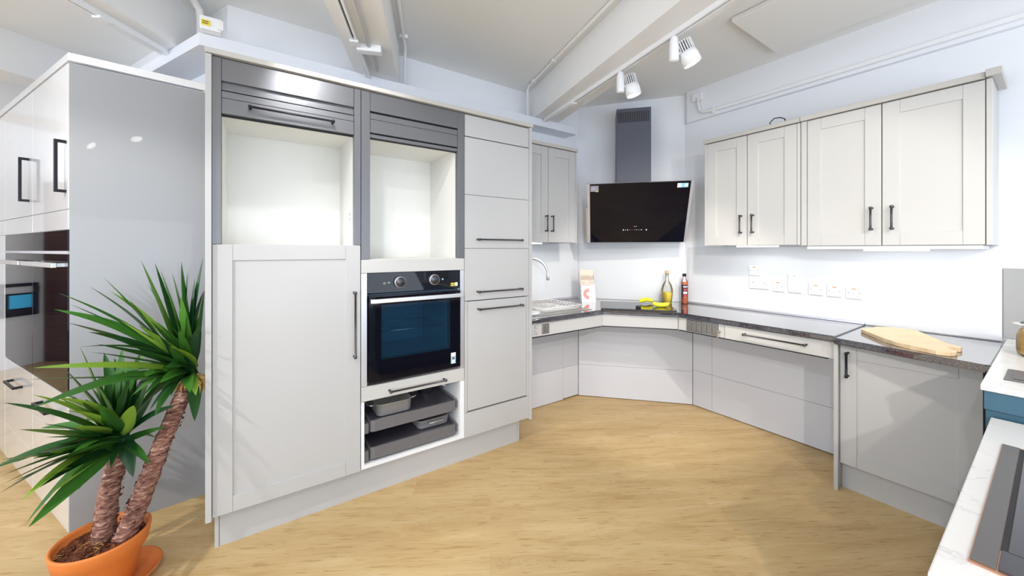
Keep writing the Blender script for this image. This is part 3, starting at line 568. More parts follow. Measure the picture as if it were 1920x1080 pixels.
# pans
def roaster(name, label, x0, x1, y0, y1, z0, z1, ry):
    t = thing(name, label, 'roasting tin', ((x0+x1)/2, (y0+y1)/2, z0), group='roasting tins in the pull-out trays')
    def rr(a0, a1, b0, b1, r, n=5):
        P = []
        for cx, cy, s in ((a1-r, b0+r, -90), (a1-r, b1-r, 0), (a0+r, b1-r, 90), (a0+r, b0+r, 180)):
            for k in range(n+1): P.append((cx+r*math.cos(math.radians(s+90*k/n)), cy+r*math.sin(math.radians(s+90*k/n))))
        return P
    mb = MB(); rings = []
    for ins, z, r in ((0.02, z0+0.001, 0.02), (0.008, z0+0.004, 0.03), (0.003, z0+0.012, 0.035), (0.0, z1-0.002, 0.035), (-0.004, z1, 0.037), (0.003, z1-0.001, 0.034), (0.006, z0+0.012, 0.03), (0.02, z0+0.004, 0.02)):
        rings.append([mb.bm.verts.new((p[0], p[1], z)) for p in rr(x0+ins, x1-ins, y0+ins, y1-ins, r)])
    n = len(rings[0])
    for a, b in zip(rings, rings[1:]):
        for i in range(n): mb.bm.faces.new((a[i], a[(i+1) % n], b[(i+1) % n], b[i]))
    mb.bm.faces.new(rings[0]); mb.bm.faces.new(rings[-1][::-1])
    mb._fin([v for R in rings for v in R], True)
    obj('pan', mb, 'pansteel', t)
    for s in (0, 1):
        if ry: y = (y0, y1)[s]; q = (-1, 1)[s]; xa, xb = x0+0.06, x1-0.06; pts = [(xa, y, z1-0.012), (xa, y+q*0.028, z1-0.008), (xa+.01, y+q*0.034, z1-0.008), (xb-.01, y+q*0.034, z1-0.008), (xb, y+q*0.028, z1-0.008), (xb, y, z1-0.012)]
        else: x = (x0, x1)[s]; q = (-1, 1)[s]; ya, yb = y0+0.04, y1-0.04; pts = [(x, ya, z1-0.012), (x+q*0.03, ya, z1-0.006), (x+q*0.038, ya+.01, z1-0.006), (x+q*0.038, yb-.01, z1-0.006), (x+q*0.03, yb, z1-0.006), (x, yb, z1-0.012)]
        obj('handle', MB().tube(pts, 0.004, 10), 'chrome', t)
    return t
roaster('roasting_tin', 'deep stainless roasting tin at the left of the upper grey tray', 0.585, 0.80, 2.262, 2.55, 0.4365, 0.512, False)
roaster('roasting_tin', 'shallow stainless roasting tin at the right of the lower grey tray', 0.845, 1.06, 2.285, 2.60, 0.2815, 0.338, True)
t = thing('saucepan', 'small shiny saucepan at the back right of the upper grey tray', 'saucepan', (0.985, 2.52, 0.4365))
mb = MB(); mb.lathe([(0, 0.001), (0.05, 0.001), (0.056, 0.006), (0.057, 0.055), (0.060, 0.057), (0.056, 0.057), (0.054, 0.008), (0, 0.006)], (0.985, 2.52, 0.4365), 28); obj('pan', mb, 'chrome', t)
mb = MB(); mb.tube([(1.035, 2.50, 0.484), (1.05, 2.47, 0.494), (1.068, 2.38, 0.50)], [0.006, 0.007, 0.009], 10); obj('handle', mb, 'steel', t)
t = thing('saucepan', 'dark pan handle and rim behind the deep roasting tin', 'saucepan', (0.86, 2.62, 0.4365))
mb = MB(); mb.lathe([(0, 0.001), (0.06, 0.001), (0.066, 0.006), (0.067, 0.06), (0.070, 0.062), (0.065, 0.062), (0.063, 0.008), (0, 0.006)], (0.84, 2.62, 0.4365), 28); obj('pan', mb, 'plasticdark', t)
mb = MB(); mb.tube([(0.87, 2.56, 0.488), (0.89, 2.52, 0.496), (0.925, 2.43, 0.504)], [0.007, 0.007, 0.01], 10); obj('handle', mb, 'steel', t)
mb = MB(); mb.box(0.4505, 0.458, 2.31, 2.40, 1.54, 1.69, 0.003); mb.mi = 1; mb.box(0.4495, 0.451, 2.335, 2.342, 1.60, 1.615); mb.box(0.4495, 0.451, 2.335, 2.342, 1.63, 1.645)
tag(obj('wall_socket', mb, ['plastic', 'plasticdark']), 'white socket plate on the side lining inside the larger lit niche', 'socket')
# ------------------------------------------------------------------ gloss unit on the left
t = thing('gloss_tower_unit', 'tall gloss white unit with light grey gloss side panel behind the yucca', 'tall cabinet', (-0.76, 2.746, 0), BK)
P0 = Vector((-0.76, 2.746)); S0 = Vector((-0.248, 2.821)); LB = 2.5
mb = MB(); q = 0.02; mb.prism([tuple(P0+D*q+N*q), tuple(S0+D*q), tuple(S0+D*LB), tuple(P0+D*LB+N*q)], 0.0, 2.36); obj('carcass', mb, 'glosswhite', t)
sd = (S0-P0).normalized(); sn = Vector((-sd.y, sd.x))
mb = MB(); mb.prism([tuple(P0), tuple(S0), tuple(S0+sn*0.018), tuple(P0+sn*0.018)], 0.0, 2.350, 0.001); obj('side_panel', mb, 'glossgrey', t, 'light grey gloss side panel')
mb = MB(); mb.prism([tuple(P0-sn*0.004), tuple(S0-sn*0.004), tuple(S0+D*LB), tuple(P0+D*LB-N*0.004), tuple(P0-N*0.004)], 2.362, 2.40, 0.001); obj('cornice', mb, 'glosswhite', t)
def dhandle(fr, u, v, c0, c1, par, horiz=False, out=0.04):
    mb = MB(fr); r = 0.007
    if horiz: mb.box(c0, c1, v-out, v-out+0.012, u-r, u+r, 0.001, 1); mb.box(c0, c0+0.014, v-out+0.012, v, u-r, u+r); mb.box(c1-0.014, c1, v-out+0.012, v, u-r, u+r)
    else: mb.box(u-r, u+r, v-out, v-out+0.012, c0, c1, 0.001, 1); mb.box(u-r, u+r, v-out+0.012, v, c0, c0+0.014); mb.box(u-r, u+r, v-out+0.012, v, c1-0.014, c1)
    return obj('handle', mb, 'blackm', par, 'black square bar handle')
def bfront(name, u0, u1, c0, c1, m='glosswhite', v=0.0, g=0.0015): return obj(name, MB(BK).box(u0+g, u1-g, v, v+0.02, c0+g, c1-g, 0.001, 1), m, t)
for a, b, hu in ((-0.72, -0.022, -0.055), (-1.46, -0.72, -0.80), (-2.2, -1.46, -2.12)):
    d_ = bfront('door', a, b, 1.632, 2.356); dhandle(BK, hu, 0.0, 1.715, 1.975, d_)
    bfront('filler_panel', a, b, 1.530, 1.632)
for a, b in ((-0.72, -0.022), (-1.46, -0.72)):
    pn = obj('oven_front', MB(BK).box(a+0.002, b-0.002, 0.0, 0.02, 1.425, 1.528, 0.001, 1).box(a+0.002, b-0.002, 0.0, 0.02, 0.705, 1.408, 0.001, 1), 'blackglass', t, 'black glass oven front')
    obj('trim_strip', MB(BK).box(a+0.002, b-0.002, -0.003, 0.018, 1.409, 1.424), 'satin', pn)
    obj('handle', MB(BK).box(a+0.05, b-0.02, -0.05, -0.032, 1.342, 1.366, 0.002, 1).box(a+0.08, a+0.10, -0.032, 0.0, 1.345, 1.363).box(b-0.08, b-0.06, -0.032, 0.0, 1.345, 1.363), 'steel', pn, 'steel bar handle')
    for k, (z0, z1) in enumerate(((0.475, 0.70), (0.25, 0.475), (0.03, 0.25))):
        d_ = bfront('drawer', a, b, z0, z1)
        if k == 0: dhandle(BK, 0.585, 0.0, (a+b)/2-0.13, (a+b)/2+0.13, d_, True)
bfront('door', -2.2, -1.462, 0.03, 1.53)
t = thing('walnut_cabinet', 'dark striped walnut cupboard seen only as a reflection in the gloss unit ovens', 'cabinet', (-4.0, 6.5, 0))
obj('body', MB().box(-4.6, -3.56, 6.2, 6.70, 0.0, 2.3, 0.002, 1), 'walnut', t); obj('door', MB().box(-4.58, -4.09, 6.178, 6.2, 0.08, 2.28, 0.002, 1), 'walnut', t); obj('door', MB().box(-4.07, -3.58, 6.178, 6.2, 0.08, 2.28, 0.002, 1), 'walnut', t)
t = thing('carry_case_screen', 'black handled case with blue screen reflected in the oven glass', 'screen', (-3.3, 6.68, 0.9))
mb = MB(); mb.box(-3.50, -3.14, 6.68, 6.72, 0.62, 0.90, 0.01); mb.box(-3.50, -3.46, 6.68, 6.72, 0.90, 0.98); mb.box(-3.18, -3.14, 6.68, 6.72, 0.90, 0.98); mb.box(-3.50, -3.14, 6.68, 6.72, 0.98, 1.02, 0.01); obj('case', mb, 'blackm', t)
obj('screen', MB().box(-3.42, -3.22, 6.672, 6.68, 0.72, 0.88), 'screenblue', t)
# ------------------------------------------------------------------ splashbacks
tag(obj('splashback', MB().box(3.487, 3.4985, 0.182, 2.05, 0.914, 1.455), 'splash'), 'glossy white splashback behind the white sockets on the right wall', 'splashback')
P1 = Vector((2.86, 2.93)); P2 = Vector((3.5, 2.09)); dd = (P2-P1).normalized(); nn = Vector((dd.y, -dd.x))
if nn.dot(Vector((-1, -1))) < 0: nn = -nn
a = P1+dd*0.0; b = P2-dd*0.02
tag(obj('splashback', MB().prism([tuple(a+nn*0.0015+dd*.01), tuple(b+nn*0.0015), tuple(b+nn*0.012), tuple(a+nn*0.012+dd*.01)], 0.915, 1.50), 'splash'), 'glossy white splashback under the cooker hood in the chamfered corner', 'splashback')
tag(obj('splashback', MB().box(1.70, 2.845, 2.918, 2.9285, 0.915, 1.495), 'splash'), 'glossy white splashback behind the dish rack and curved tap', 'splashback')
tag(obj('splashback', MB().box(3.487, 3.4985, -1.6, 0.178, 0.935, 1.326), 'greysplash'), 'grey splashback on the right wall behind the pasta jar', 'splashback')
# ------------------------------------------------------------------ worktops
mb = MB().prism([(1.696, 2.215), (2.49, 2.238), (2.885, 1.775), (2.858, 0.757), (3.487, 0.757), (3.487, 2.075), (2.85, 2.912), (1.696, 2.912)], 0.874, 0.912, 0.010)
tag(obj('worktop', mb, 'worktop'), 'long black speckled worktop running from the sink round the hob corner', 'worktop')
mb = MB().prism([(2.828, 0.755), (3.487, 0.755), (3.487, 0.168), (2.735, 0.168), (2.735, 0.190)], 0.870, 0.908, 0.010)
tag(obj('worktop', mb, 'worktop'), 'short black speckled worktop with the wooden chopping board on it', 'worktop')
mb = MB().box(1.70, 2.84, 2.902, 2.917, 0.9125, 0.936, 0.002, 1); tag(obj('upstand', mb, 'satin'), 'slim grey upstand strip along the worktop back behind the dish rack', 'upstand')
mb = MB().box(3.472, 3.487, 0.76, 2.04, 0.9125, 0.930, 0.002, 1); tag(obj('upstand', mb, 'satin'), 'slim pale upstand strip along the worktop back under the sockets', 'upstand')
mb = MB().box(2.836, 3.48, 0.7545, 0.7575, 0.9085, 0.9125); tag(obj('joint_strip', mb, 'pewter'), 'thin dark joint strip between the long and the short black worktops', 'joint strip')
# ------------------------------------------------------------------ fascias under the rise and fall worktop
t = thing('sink_fascia', 'cashmere fascia under the worktop edge at the sink with steel rocker switch', 'fascia', (2.1, 2.25, 0.77))
obj('panel', MB().box(1.697, 2.475, 2.240, 2.258, 0.770, 0.872, 0.001, 1), 'cab', t)
obj('sealing_strip', MB().box(1.697, 2.46, 2.238, 2.262, 0.762, 0.770), 'gap', t, 'black strip')
for z in (0.845, 0.803): mb = MB(); mb.lathe([(0, -0.016), (0.007, -0.016), (0.009, -0.012), (0.0075, -0.006), (0.011, 0), (0, 0)], (1.745, 2.240, z), 20, 'y'); obj('knob', mb, 'chrome', t, 'small chrome knob')
def rockers(fr, u0, n, v, c0, c1, par, w=0.036):
    mb = MB(fr); mb.box(u0-0.004, u0+n*w+0.004, v-0.006, v, c0-0.006, c1+0.006, 0.003, 1); pl = obj('switch_plate', mb, 'chrome', par, 'chrome switch plate')
    for k in range(n):
        mb = MB(fr); a = u0+k*w; mb.box(a+0.0015, a+w-0.0015, v-0.0115, v-0.006, c0, c1, 0.0015, 1); mb.mi = 1
        m_ = a+w/2; zc = c1-0.018; s_ = 0.007 if k % 2 else -0.007
        vs = [mb.bm.verts.new((m_-0.006, v-0.0118, zc-s_/1.5)), mb.bm.verts.new((m_+0.006, v-0.0118, zc-s_/1.5)), mb.bm.verts.new((m_, v-0.0118, zc+s_))]
        mb.bm.faces.new(vs); mb._fin(vs); obj('rocker', mb, ['rockersteel', 'plasticdark'], pl, 'steel rocker with arrow')
rockers(ID, 1.808, 2, 2.240, 0.790, 0.852, t, 0.033)
# corner fascia (in the cooking corner frame)
fa, fb = Vector((2.480, 2.258)), Vector((2.897, 1.790)); fd = (fb-fa).normalized(); fn = Vector((-fd.y, fd.x))
t = thing('hob_fascia', 'plain cashmere fascia under the worktop edge below the induction hob', 'fascia', (fa.x, fa.y, 0.77))
obj('panel', MB().prism([tuple(fa+fd*0.005), tuple(fb), tuple(fb+fn*0.018), tuple(fa+fd*0.005+fn*0.018)], 0.770, 0.872), 'cab', t)
obj('sealing_strip', MB().prism([tuple(fa-fn*0.002), tuple(fb-fn*0.002), tuple(fb+fn*0.02), tuple(fa+fn*0.02)], 0.762, 0.770), 'gap', t, 'black strip')
t = thing('drawer_fascia', 'cashmere fascia on the right run with switch row and one long handled drawer', 'fascia', (2.88, 1.25, 0.77), RW)
obj('panel', MB().box(2.888, 2.906, 1.412, 1.780, 0.770, 0.872, 0.001, 1), 'cablit', t)
dr = obj('drawer', MB().box(2.884, 2.904, 0.762, 1.408, 0.770, 0.872, 0.001, 1), 'cablit', t); bar_handle(RW, -1.086, 0.828, 0.36, 2.884, False, dr)
obj('sealing_strip', MB().box(2.886, 2.91, 0.80, 1.775, 0.762, 0.770), 'gap', t, 'black strip')
rockers(RW, -1.705, 6, 2.888, 0.782, 0.862, t, 0.041)
k_ = thing('key_bunch', 'small keys hanging in a lock beside the row of steel rockers', 'keys', (2.88, 1.45, 0.80), RW)
mb = MB(RW); mb.lathe([(0, -0.02), (0.008, -0.02), (0.008, -0.003), (0.011, 0), (0, 0)], (-1.447, 2.888, 0.812), 16, 'y'); obj('lock', mb, 'chrome', k_)
mb = MB(RW); mb.lathe([(0.0, -0.003), (0.011, -0.003), (0.011, 0.0), (0, 0.0)], (-1.438, 2.864, 0.822), 16, 'y'); mb.box(-1.450, -1.444, 2.862, 2.866, 0.765, 0.815); obj('key', mb, 'chrome', k_)
mb = MB(RW); mb.box(-1.454, -1.449, 2.860, 2.863, 0.752, 0.80); obj('key', mb, 'copper', k_, 'brass key')
# ------------------------------------------------------------------ knee space panels
def pan2(label, pts, zs, group='knee space panels under the worktop'):
    t = thing('knee_space_panel', label, 'panel', (pts[0][0], pts[0][1], 0), group=None)
    a, b = Vector(pts[0]), Vector(pts[1]); d = (b-a).normalized(); n = Vector((-d.y, d.x))
    for z0, z1 in zs: obj('panel', MB().prism([tuple(a+d*0.001), tuple(b-d*0.001), tuple(b-d*0.001+n*0.016), tuple(a+d*0.001+n*0.016)], z0+0.001, z1-0.001, 0.0006), 'kneepanel', t)
    obj('backing', MB().prism([tuple(a+n*0.0165), tuple(b+n*0.0165), tuple(b+n*0.02), tuple(a+n*0.02)], 0.02, zs[-1][1]-0.01), 'gap', t); return t
pan2('pale grey back panel under the sink beside the tall cabinets', ((1.697, 2.665), (2.41, 2.665)), ((0.005, 0.308), (0.308, 0.868)))
pan2('narrow pale grey back panel left of the corner under the sink', ((2.41, 2.665), (2.608, 2.665)), ((0.012, 0.308), (0.308, 0.868)))
pan2('wide pale grey panel across the chamfered corner under the hob', ((2.609, 2.662), (3.318, 1.906)), ((0.005, 0.311), (0.311, 0.868)))
pan2('narrow pale grey panel right of the corner under the row of rockers', ((3.320, 1.904), (3.320, 1.729)), ((0.005, 0.325), (0.325, 0.868)))
pan2('long pale grey back panel under the drawer on the right run', ((3.320, 1.729), (3.320, 0.762)), ((0.005, 0.325), (0.325, 0.868)))
# ------------------------------------------------------------------ base cabinet on the right
t = thing('base_cabinet', 'cashmere shaker base cabinet with one door under the short black worktop', 'base cabinet', (2.9, 0.47, 0), RW)
obj('end_panel', MB().box(2.852, 3.48, 0.742, 0.762, 0, 0.869, 0.001, 1), 'cab', t)
obj('carcass', MB().box(2.902, 3.48, 0.205, 0.740, 0.155, 0.868), 'cab', t)
dr = obj('door', shaker(MB(RW), -0.739, -0.206, 2.880, 0.160, 0.862, 0.075), 'cab', t); bar_handle(RW, -0.703, 0.755, 0.135, 2.880, True, dr, m='blackm', r=0.0065)
obj('kickboard', MB().box(2.925, 2.940, 0.19, 0.741, 0, 0.155), 'cab', t)
obj('side_filler', MB().box(2.890, 3.48, 0.172, 0.2045, 0.0, 0.868), 'gap', t, 'dark gap')  # black block put in as the shade between the units
# ------------------------------------------------------------------ wall cupboards on the right wall
def wallcab(t, fr, v, vb, doors, u0, u1, z0, z1, left=True, right=True, cz=2.325, m='cablit'):
    mb = MB(fr); mb.box(u0+0.002, u1-0.002, v+0.0245, vb, z0+0.004, z1-0.006); obj('carcass', mb, m, t)
    for a, b, hu in doors:
        d_ = obj('door', shaker(MB(fr), a+0.0015, b-0.0015, v, z0, z1-0.006, 0.075), m, t); bar_handle(fr, hu, z0+0.165, 0.13, v, True, d_)
    if left: obj('end_panel', MB(fr).box(u0-0.020, u0, v-0.001, vb, z0-0.002, z1-0.004, 0.001, 1), m, t)
    if right: obj('end_panel', MB(fr).box(u1, u1+0.020, v-0.001, vb, z0-0.002, z1-0.004, 0.001, 1), m, t)
XC = 3.15; XB = 3.499
t = thing('wall_cupboard', 'smaller two-door shaker wall cupboard, nearer the cooker hood', 'wall cupboard', (3.3, 1.36, 1.466), RW)
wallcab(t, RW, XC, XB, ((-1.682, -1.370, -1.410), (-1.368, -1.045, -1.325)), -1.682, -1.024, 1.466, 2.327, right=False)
obj('side_filler', MB(RW).box(-1.044, -1.0245, XC, XC+0.02, 1.466, 2.321, 0.001, 1), 'cablit', t)
obj('cornice', MB(RW).box(-1.708, -1.0245, XC-0.012, XB-0.042, 2.327, 2.358, 0.0015, 1), 'cabedge', t)
l_ = obj('under_light', MB(RW).box(-1.47, -1.18, XC+0.05, XC+0.07, 1.453, 1.462, 0.001, 1), 'led', t, 'white light strip')
def ledlight(par, loc, sx, sy, power):
    l = bpy.data.lights.new('strip_glow', 'AREA'); l.shape = 'RECTANGLE'; l.size = sx; l.size_y = sy; l.energy = power; l.color = (0.93, 0.96, 1.0)
    o = bpy.data.objects.new('strip_glow', l); C.objects.link(o); o.parent = par
    o.matrix_local = WM[par.name].inverted() @ Matrix.Translation(loc)
ledlight(t, (XC+0.09, 1.33, 1.448), 0.03, 0.45, 0.9)
t = thing('wall_cupboard', 'larger two-door shaker wall cupboard at the end with projecting cornice', 'wall cupboard', (3.3, 0.6, 1.458), RW)
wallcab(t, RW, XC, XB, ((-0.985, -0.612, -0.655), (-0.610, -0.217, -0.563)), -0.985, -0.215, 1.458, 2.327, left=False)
obj('side_filler', MB(RW).box(-1.020, -0.987, XC, XC+0.30, 1.460, 2.323, 0.001, 1), 'cablit', t)
mb = MB(RW); mb.box(-1.022, -0.218, XC-0.014, XB-0.042, 2.327, 2.360, 0.0015, 1); mb.box(-0.216, -0.163, XC-0.03, XB-0.042, 2.329, 2.366, 0.0015, 1); obj('cornice', mb, 'cabedge', t)
obj('light_shelf', MB(RW).box(-0.990, -0.225, XC+0.012, XB-0.03, 1.434, 1.456, 0.003, 1), 'plastic', t)
obj('under_light', MB(RW).box(-0.70, -0.42, XC+0.03, XC+0.045, 1.424, 1.433, 0.001, 1), 'led', t, 'white light strip')
ledlight(t, (XC+0.09, 0.60, 1.42), 0.03, 0.6, 1.0)
t = thing('wall_cupboard', 'two-door shaker wall cupboard above the sink next to the tall cabinets', 'wall cupboard', (2.08, 2.7, 1.495))
wallcab(t, ID, 2.55, 2.928, ((1.70, 2.130, 2.098), (2.132, 2.458, 2.165)), 1.70, 2.459, 1.497, 2.345, left=False, m='cab')
obj('cornice', MB().box(1.702, 2.487, 2.538, 2.756, 2.345, 2.372, 0.0015, 1), 'cabedge', t)
obj('under_light', MB().box(1.80, 2.10, 2.60, 2.62, 1.483, 1.493, 0.001, 1), 'led', t, 'white light strip')
ledlight(t, (2.0, 2.62, 1.478), 0.6, 0.03, 1.0)
# ------------------------------------------------------------------ cooker hood
HF = DG
t = thing('cooker_hood', 'angled black glass cooker hood with dark grey slotted chimney in the corner', 'cooker hood', (3.05, 2.35, 1.5), HF)
mb = MB(HF); mb.box(0.186, 0.505, 3.78, 3.795, 2.00, 2.80, 0.001, 1); mb.box(0.186, 0.20, 3.795, 4.03, 2.0, 2.80); mb.box(0.491, 0.505, 3.795, 3.97, 2.0, 2.80); mb.box(0.20, 0.491, 3.795, 4.0, 2.792, 2.80)
ch = obj('chimney', mb, 'chimney', t, 'dark grey chimney')
mb = MB(HF)
for k in range(18): u = 0.20+k*0.0162; mb.box(u, u+0.0085, 3.7785, 3.782, 2.665, 2.765)
obj('vent_slots', mb, 'gap', ch, 'black vent slots')
mb = MB(HF)
def slab(mb, u0, u1, vt, zt, vb, zb, th):   # leaning slab, top at (vt, zt), bottom at (vb, zb)
    d = Vector((vb-vt, zb-zt)).normalized(); n = Vector((-d.y, d.x))
    if n.x < 0: n = -n
    mb.xprism([(vt, zt), (vb, zb), (vb+n.x*th, zb+n.y*th), (vt+n.x*th, zt+n.y*th)], u0, u1)
VT, ZT, VB, ZB = 3.41, 2.012, 3.70, 1.502
slab(mb, -0.062, 0.775, VT, ZT, VB, ZB, 0.012); gl = obj('glass_panel', mb, 'blackglass', t, 'black glass front')
mb = MB(HF); slab(mb, -0.085, -0.0635, VT+0.002, ZT+0.004, VB+0.002, ZB, 0.05); slab(mb, 0.7765, 0.798, VT+0.002, ZT+0.004, VB+0.002, ZB, 0.05); slab(mb, -0.0635, 0.7765, VT+0.014, ZT, VB+0.014, ZB, 0.03); obj('steel_frame', mb, 'satin', t, 'steel side frames')
mb = MB(HF); mb.xprism([(3.60, 1.82), (3.72, 1.52), (3.94, 1.502), (3.98, 1.502), (3.98, 1.84), (3.66, 1.84)], -0.10, 0.80); obj('body', mb, 'steel', t)
dn = Vector((VB-VT, ZB-ZT)).normalized()
def onglass(s): return VT+dn.x*s, ZT+dn.y*s
def gframe(u, s, lift=0.001):   # frame lying on the glass: x right, y down->up, origin at (u, s)
    v, z = onglass(s); X = HF.to_3x3() @ Vector((1, 0, 0)); Y = HF.to_3x3() @ Vector((0, -dn.x, -dn.y)); Z = X.cross(Y)
    o = HF @ Vector((u, v, z))+Z*lift
    return Matrix(((X.x, Y.x, Z.x, o.x), (X.y, Y.y, Z.y, o.y), (X.z, Y.z, Z.z, o.z), (0, 0, 0, 1)))
def gtext(name, txt, size, u, s, m, lift=0.001):
    cu = bpy.data.curves.new(name, 'FONT'); cu.body = txt; cu.size = size; cu.align_x = 'CENTER'; cu.extrude = 0.0002
    q = bpy.data.objects.new(name, cu); C.objects.link(q)
    dg = bpy.context.evaluated_depsgraph_get(); me = bpy.data.meshes.new_from_object(q.evaluated_get(dg)); me.name = name
    bpy.data.objects.remove(q); bpy.data.curves.remove(cu); me.transform(WM[t.name].inverted() @ gframe(u, s, lift)); me.materials.clear(); me.materials.append(M[m])
    o = bpy.data.objects.new(name, me); C.objects.link(o); o.parent = gl; return o
g = gframe(0.345, 0.455); mb = MB(g)
for i, (x, w_, h_) in enumerate([(-0.105, .009, .010), (-0.085, .004, .006), (-0.067, .008, .007), (-0.046, .002, .008), (-0.025, .006, .004), (-0.004, .002, .008), (0.015, .006, .005), (0.035, .002, .008), (0.055, .011, .004), (0.098, .009, .012)]): mb.mi = 1 if i == 4 else 0; mb.box(x-w_/2, x+w_/2, -h_/2, h_/2, 0, 0.0008)
WM['gl'] = WM[t.name]; obj('touch_controls', mb, ['white', 'red'], gl, 'row of lit touch symbols')
gtext('maker_logo', 'NEFF', 0.014, 0.345, 0.425, 'steel')
mb = MB(gframe(-0.022, 0.040)); mb.box(-0.036, 0.036, -0.028, 0.028, 0, 0.0005); mb.mi = 1; mb.box(0.010, 0.034, -0.031, -0.025, 0.0004, 0.0008); st = obj('sticker', mb, ['labelgrey', 'yellowlabel'], gl, 'grey sticker with white lettering')
gtext('sticker_text', 'Made in', 0.014, -0.022, 0.036, 'white', 0.0018); gtext('sticker_text', 'Germany', 0.015, -0.022, 0.052, 'white', 0.0018)
mb = MB(gframe(0.715, 0.035)); mb.box(-0.045, -0.013, -0.019, 0.019, 0, 0.0006); mb.mi = 1; mb.box(-0.013, 0.042, -0.019, 0.019, 0, 0.0006); mb.mi = 0; mb.box(0.015, 0.036, -0.012, 0.012, 0.0006, 0.001); obj('energy_label', mb, ['white', 'label'], gl, 'white and blue energy label')
# ------------------------------------------------------------------ hob and things on the worktop
ZW = 0.9122
t = thing('induction_hob', 'black glass induction hob set into the corner worktop under the hood', 'hob', (2.85, 2.15, ZW), HF)
obj('glass_plate', MB(HF).box(0.035, 0.655, 3.372, 3.84, ZW, ZW+0.006, 0.002, 1), 'blackglass', t)
mb = MB(HF); mb.box(0.030, 0.034, 3.37, 3.84, ZW, ZW+0.007); mb.box(0.656, 0.660, 3.37, 3.84, ZW, ZW+0.007); obj('edge_trim', mb, 'copper', t, 'tan edge trims')
obj('front_trim', MB(HF).box(0.035, 0.655, 3.366, 3.3715, ZW-0.001, ZW+0.007), 'gap', t)
t_ = MB(HF); t_.lathe([(0, 0), (0.022, 0), (0.022, 0.024), (0.020, 0.027), (0, 0.027)], (0.350, 3.405, ZW+0.006), 28); tag(obj('control_knob', t_, 'gap'), 'short black round control knob standing on the hob front edge', 'knob')
B1 = (3.055, 2.215, ZW+0.0065); B2 = (2.985, 2.01, ZW+0.0065)
def banana(label, c, ang, L=0.17, bend=0.9):
    t = thing('banana', label, 'banana', (c[0], c[1], c[2]), group=None)
    pts = []; rad = []; n = 12
    for i in range(n+1):
        s = i/n-0.5; a = s*bend; R_ = L/bend
        x = R_*math.sin(a); y = R_*(1-math.cos(a))
        X = math.cos(ang)*x-math.sin(ang)*y; Y = math.sin(ang)*x+math.cos(ang)*y
        pts.append((c[0]+math.cos(ang)*x, c[1]+math.sin(ang)*x, c[2]+0.0185+(y if bend > 0 else y-(L/bend)*(1-math.cos(bend/2))))); rad.append(0.0178*(1-abs(2*s)**5)**0.6+0.003)
    obj('fruit', MB().tube(pts, rad, 6), 'yellow', t)
    e = Vector(pts[-1]); d = (Vector(pts[-1])-Vector(pts[-2])).normalized(); obj('stem', MB().tube([e, e+d*0.012], [0.004, 0.0035], 8), 'stem', t); return t
zz = ZW+0.0065
banana('yellow banana further back on the hob, left of the other', B1, math.radians(-25), 0.15, -1.1)
banana('yellow banana nearer the hob front, right of the other', B2, math.radians(-45), 0.15, 0.9)
# oil bottle
def at(u, v, z): p = HF @ Vector((u, v, z)); return (p.x, p.y, p.z)
bx, by = 3.31, 2.16
t = thing('oil_bottle', 'rounded glass bottle half full of golden oil with cork stopper', 'bottle', (bx, by, ZW))
obj('glass_body', MB().lathe([(0, 0.001), (0.038, 0.001), (0.041, 0.006), (0.048, 0.05), (0.053, 0.10), (0.051, 0.14), (0.040, 0.18), (0.024, 0.205), (0.015, 0.225), (0.0125, 0.27), (0.016, 0.273), (0.016, 0.285), (0.0125, 0.285)], (bx, by, ZW)), 'glass', t)
obj('oil', MB().lathe([(0, 0.004), (0.036, 0.004), (0.039, 0.008), (0.046, 0.05), (0.0505, 0.095), (0.051, 0.108), (0, 0.108)], (bx, by, ZW)), 'oil', t, 'golden oil')
obj('cork', MB().lathe([(0, 0.27), (0.011, 0.27), (0.013, 0.286), (0.018, 0.288), (0.019, 0.305), (0.016, 0.315), (0, 0.317)], (bx, by, ZW)), 'cork', t)
bx, by = 3.40, 2.035
t = thing('sauce_bottle', 'slim bottle of orange red sauce with dark label and black cap', 'bottle', (bx, by, ZW))
obj('sauce', MB().lathe([(0, 0.002), (0.026, 0.002), (0.028, 0.006), (0.028, 0.208), (0, 0.208)], (bx, by, ZW)), 'sauce', t, 'orange red sauce')
obj('glass_body', MB().lathe([(0, 0.0005), (0.027, 0.0005), (0.0295, 0.005), (0.0295, 0.212), (0.024, 0.228), (0.016, 0.24), (0.015, 0.27)], (bx, by, ZW)), 'glass', t)
obj('cap', MB().lathe([(0, 0.29), (0.0165, 0.29), (0.0175, 0.286), (0.0175, 0.262), (0, 0.262)], (bx, by, ZW)), 'gap', t, 'black cap')
mb = MB(); lf = frame((0.74, -0.67), (bx, by, ZW)); arc = lambda r, a0, a1, z0, z1, mi: None
def labelarc(mb, r, a0, a1, z0, z1, mi, n=10):
    mb.mi = mi; vs = []
    for k in range(n+1):
        a = math.radians(a0+(a1-a0)*k/n); vs.append([mb.bm.verts.new((r*math.cos(a), r*math.sin(a), z)) for z in (z0, z1)])
    for A_, B_ in zip(vs, vs[1:]): mb.bm.faces.new((A_[0], B_[0], B_[1], A_[1]))
    mb._fin([v for V in vs for v in V])
mb = MB(lf); labelarc(mb, 0.0300, -160, -35, 0.055, 0.185, 0)
labelarc(mb, 0.0304, -125, -50, 0.160, 0.170, 2); labelarc(mb, 0.0304, -115, -65, 0.128, 0.145, 1); labelarc(mb, 0.0304, -125, -60, 0.098, 0.118, 2); labelarc(mb, 0.0304, -115, -65, 0.078, 0.092, 1); labelarc(mb, 0.0304, -120, -60, 0.060, 0.072, 3)
obj('label', mb, ['saucelabel', 'red', 'white', 'sauce'], t, 'dark label with red and white print')
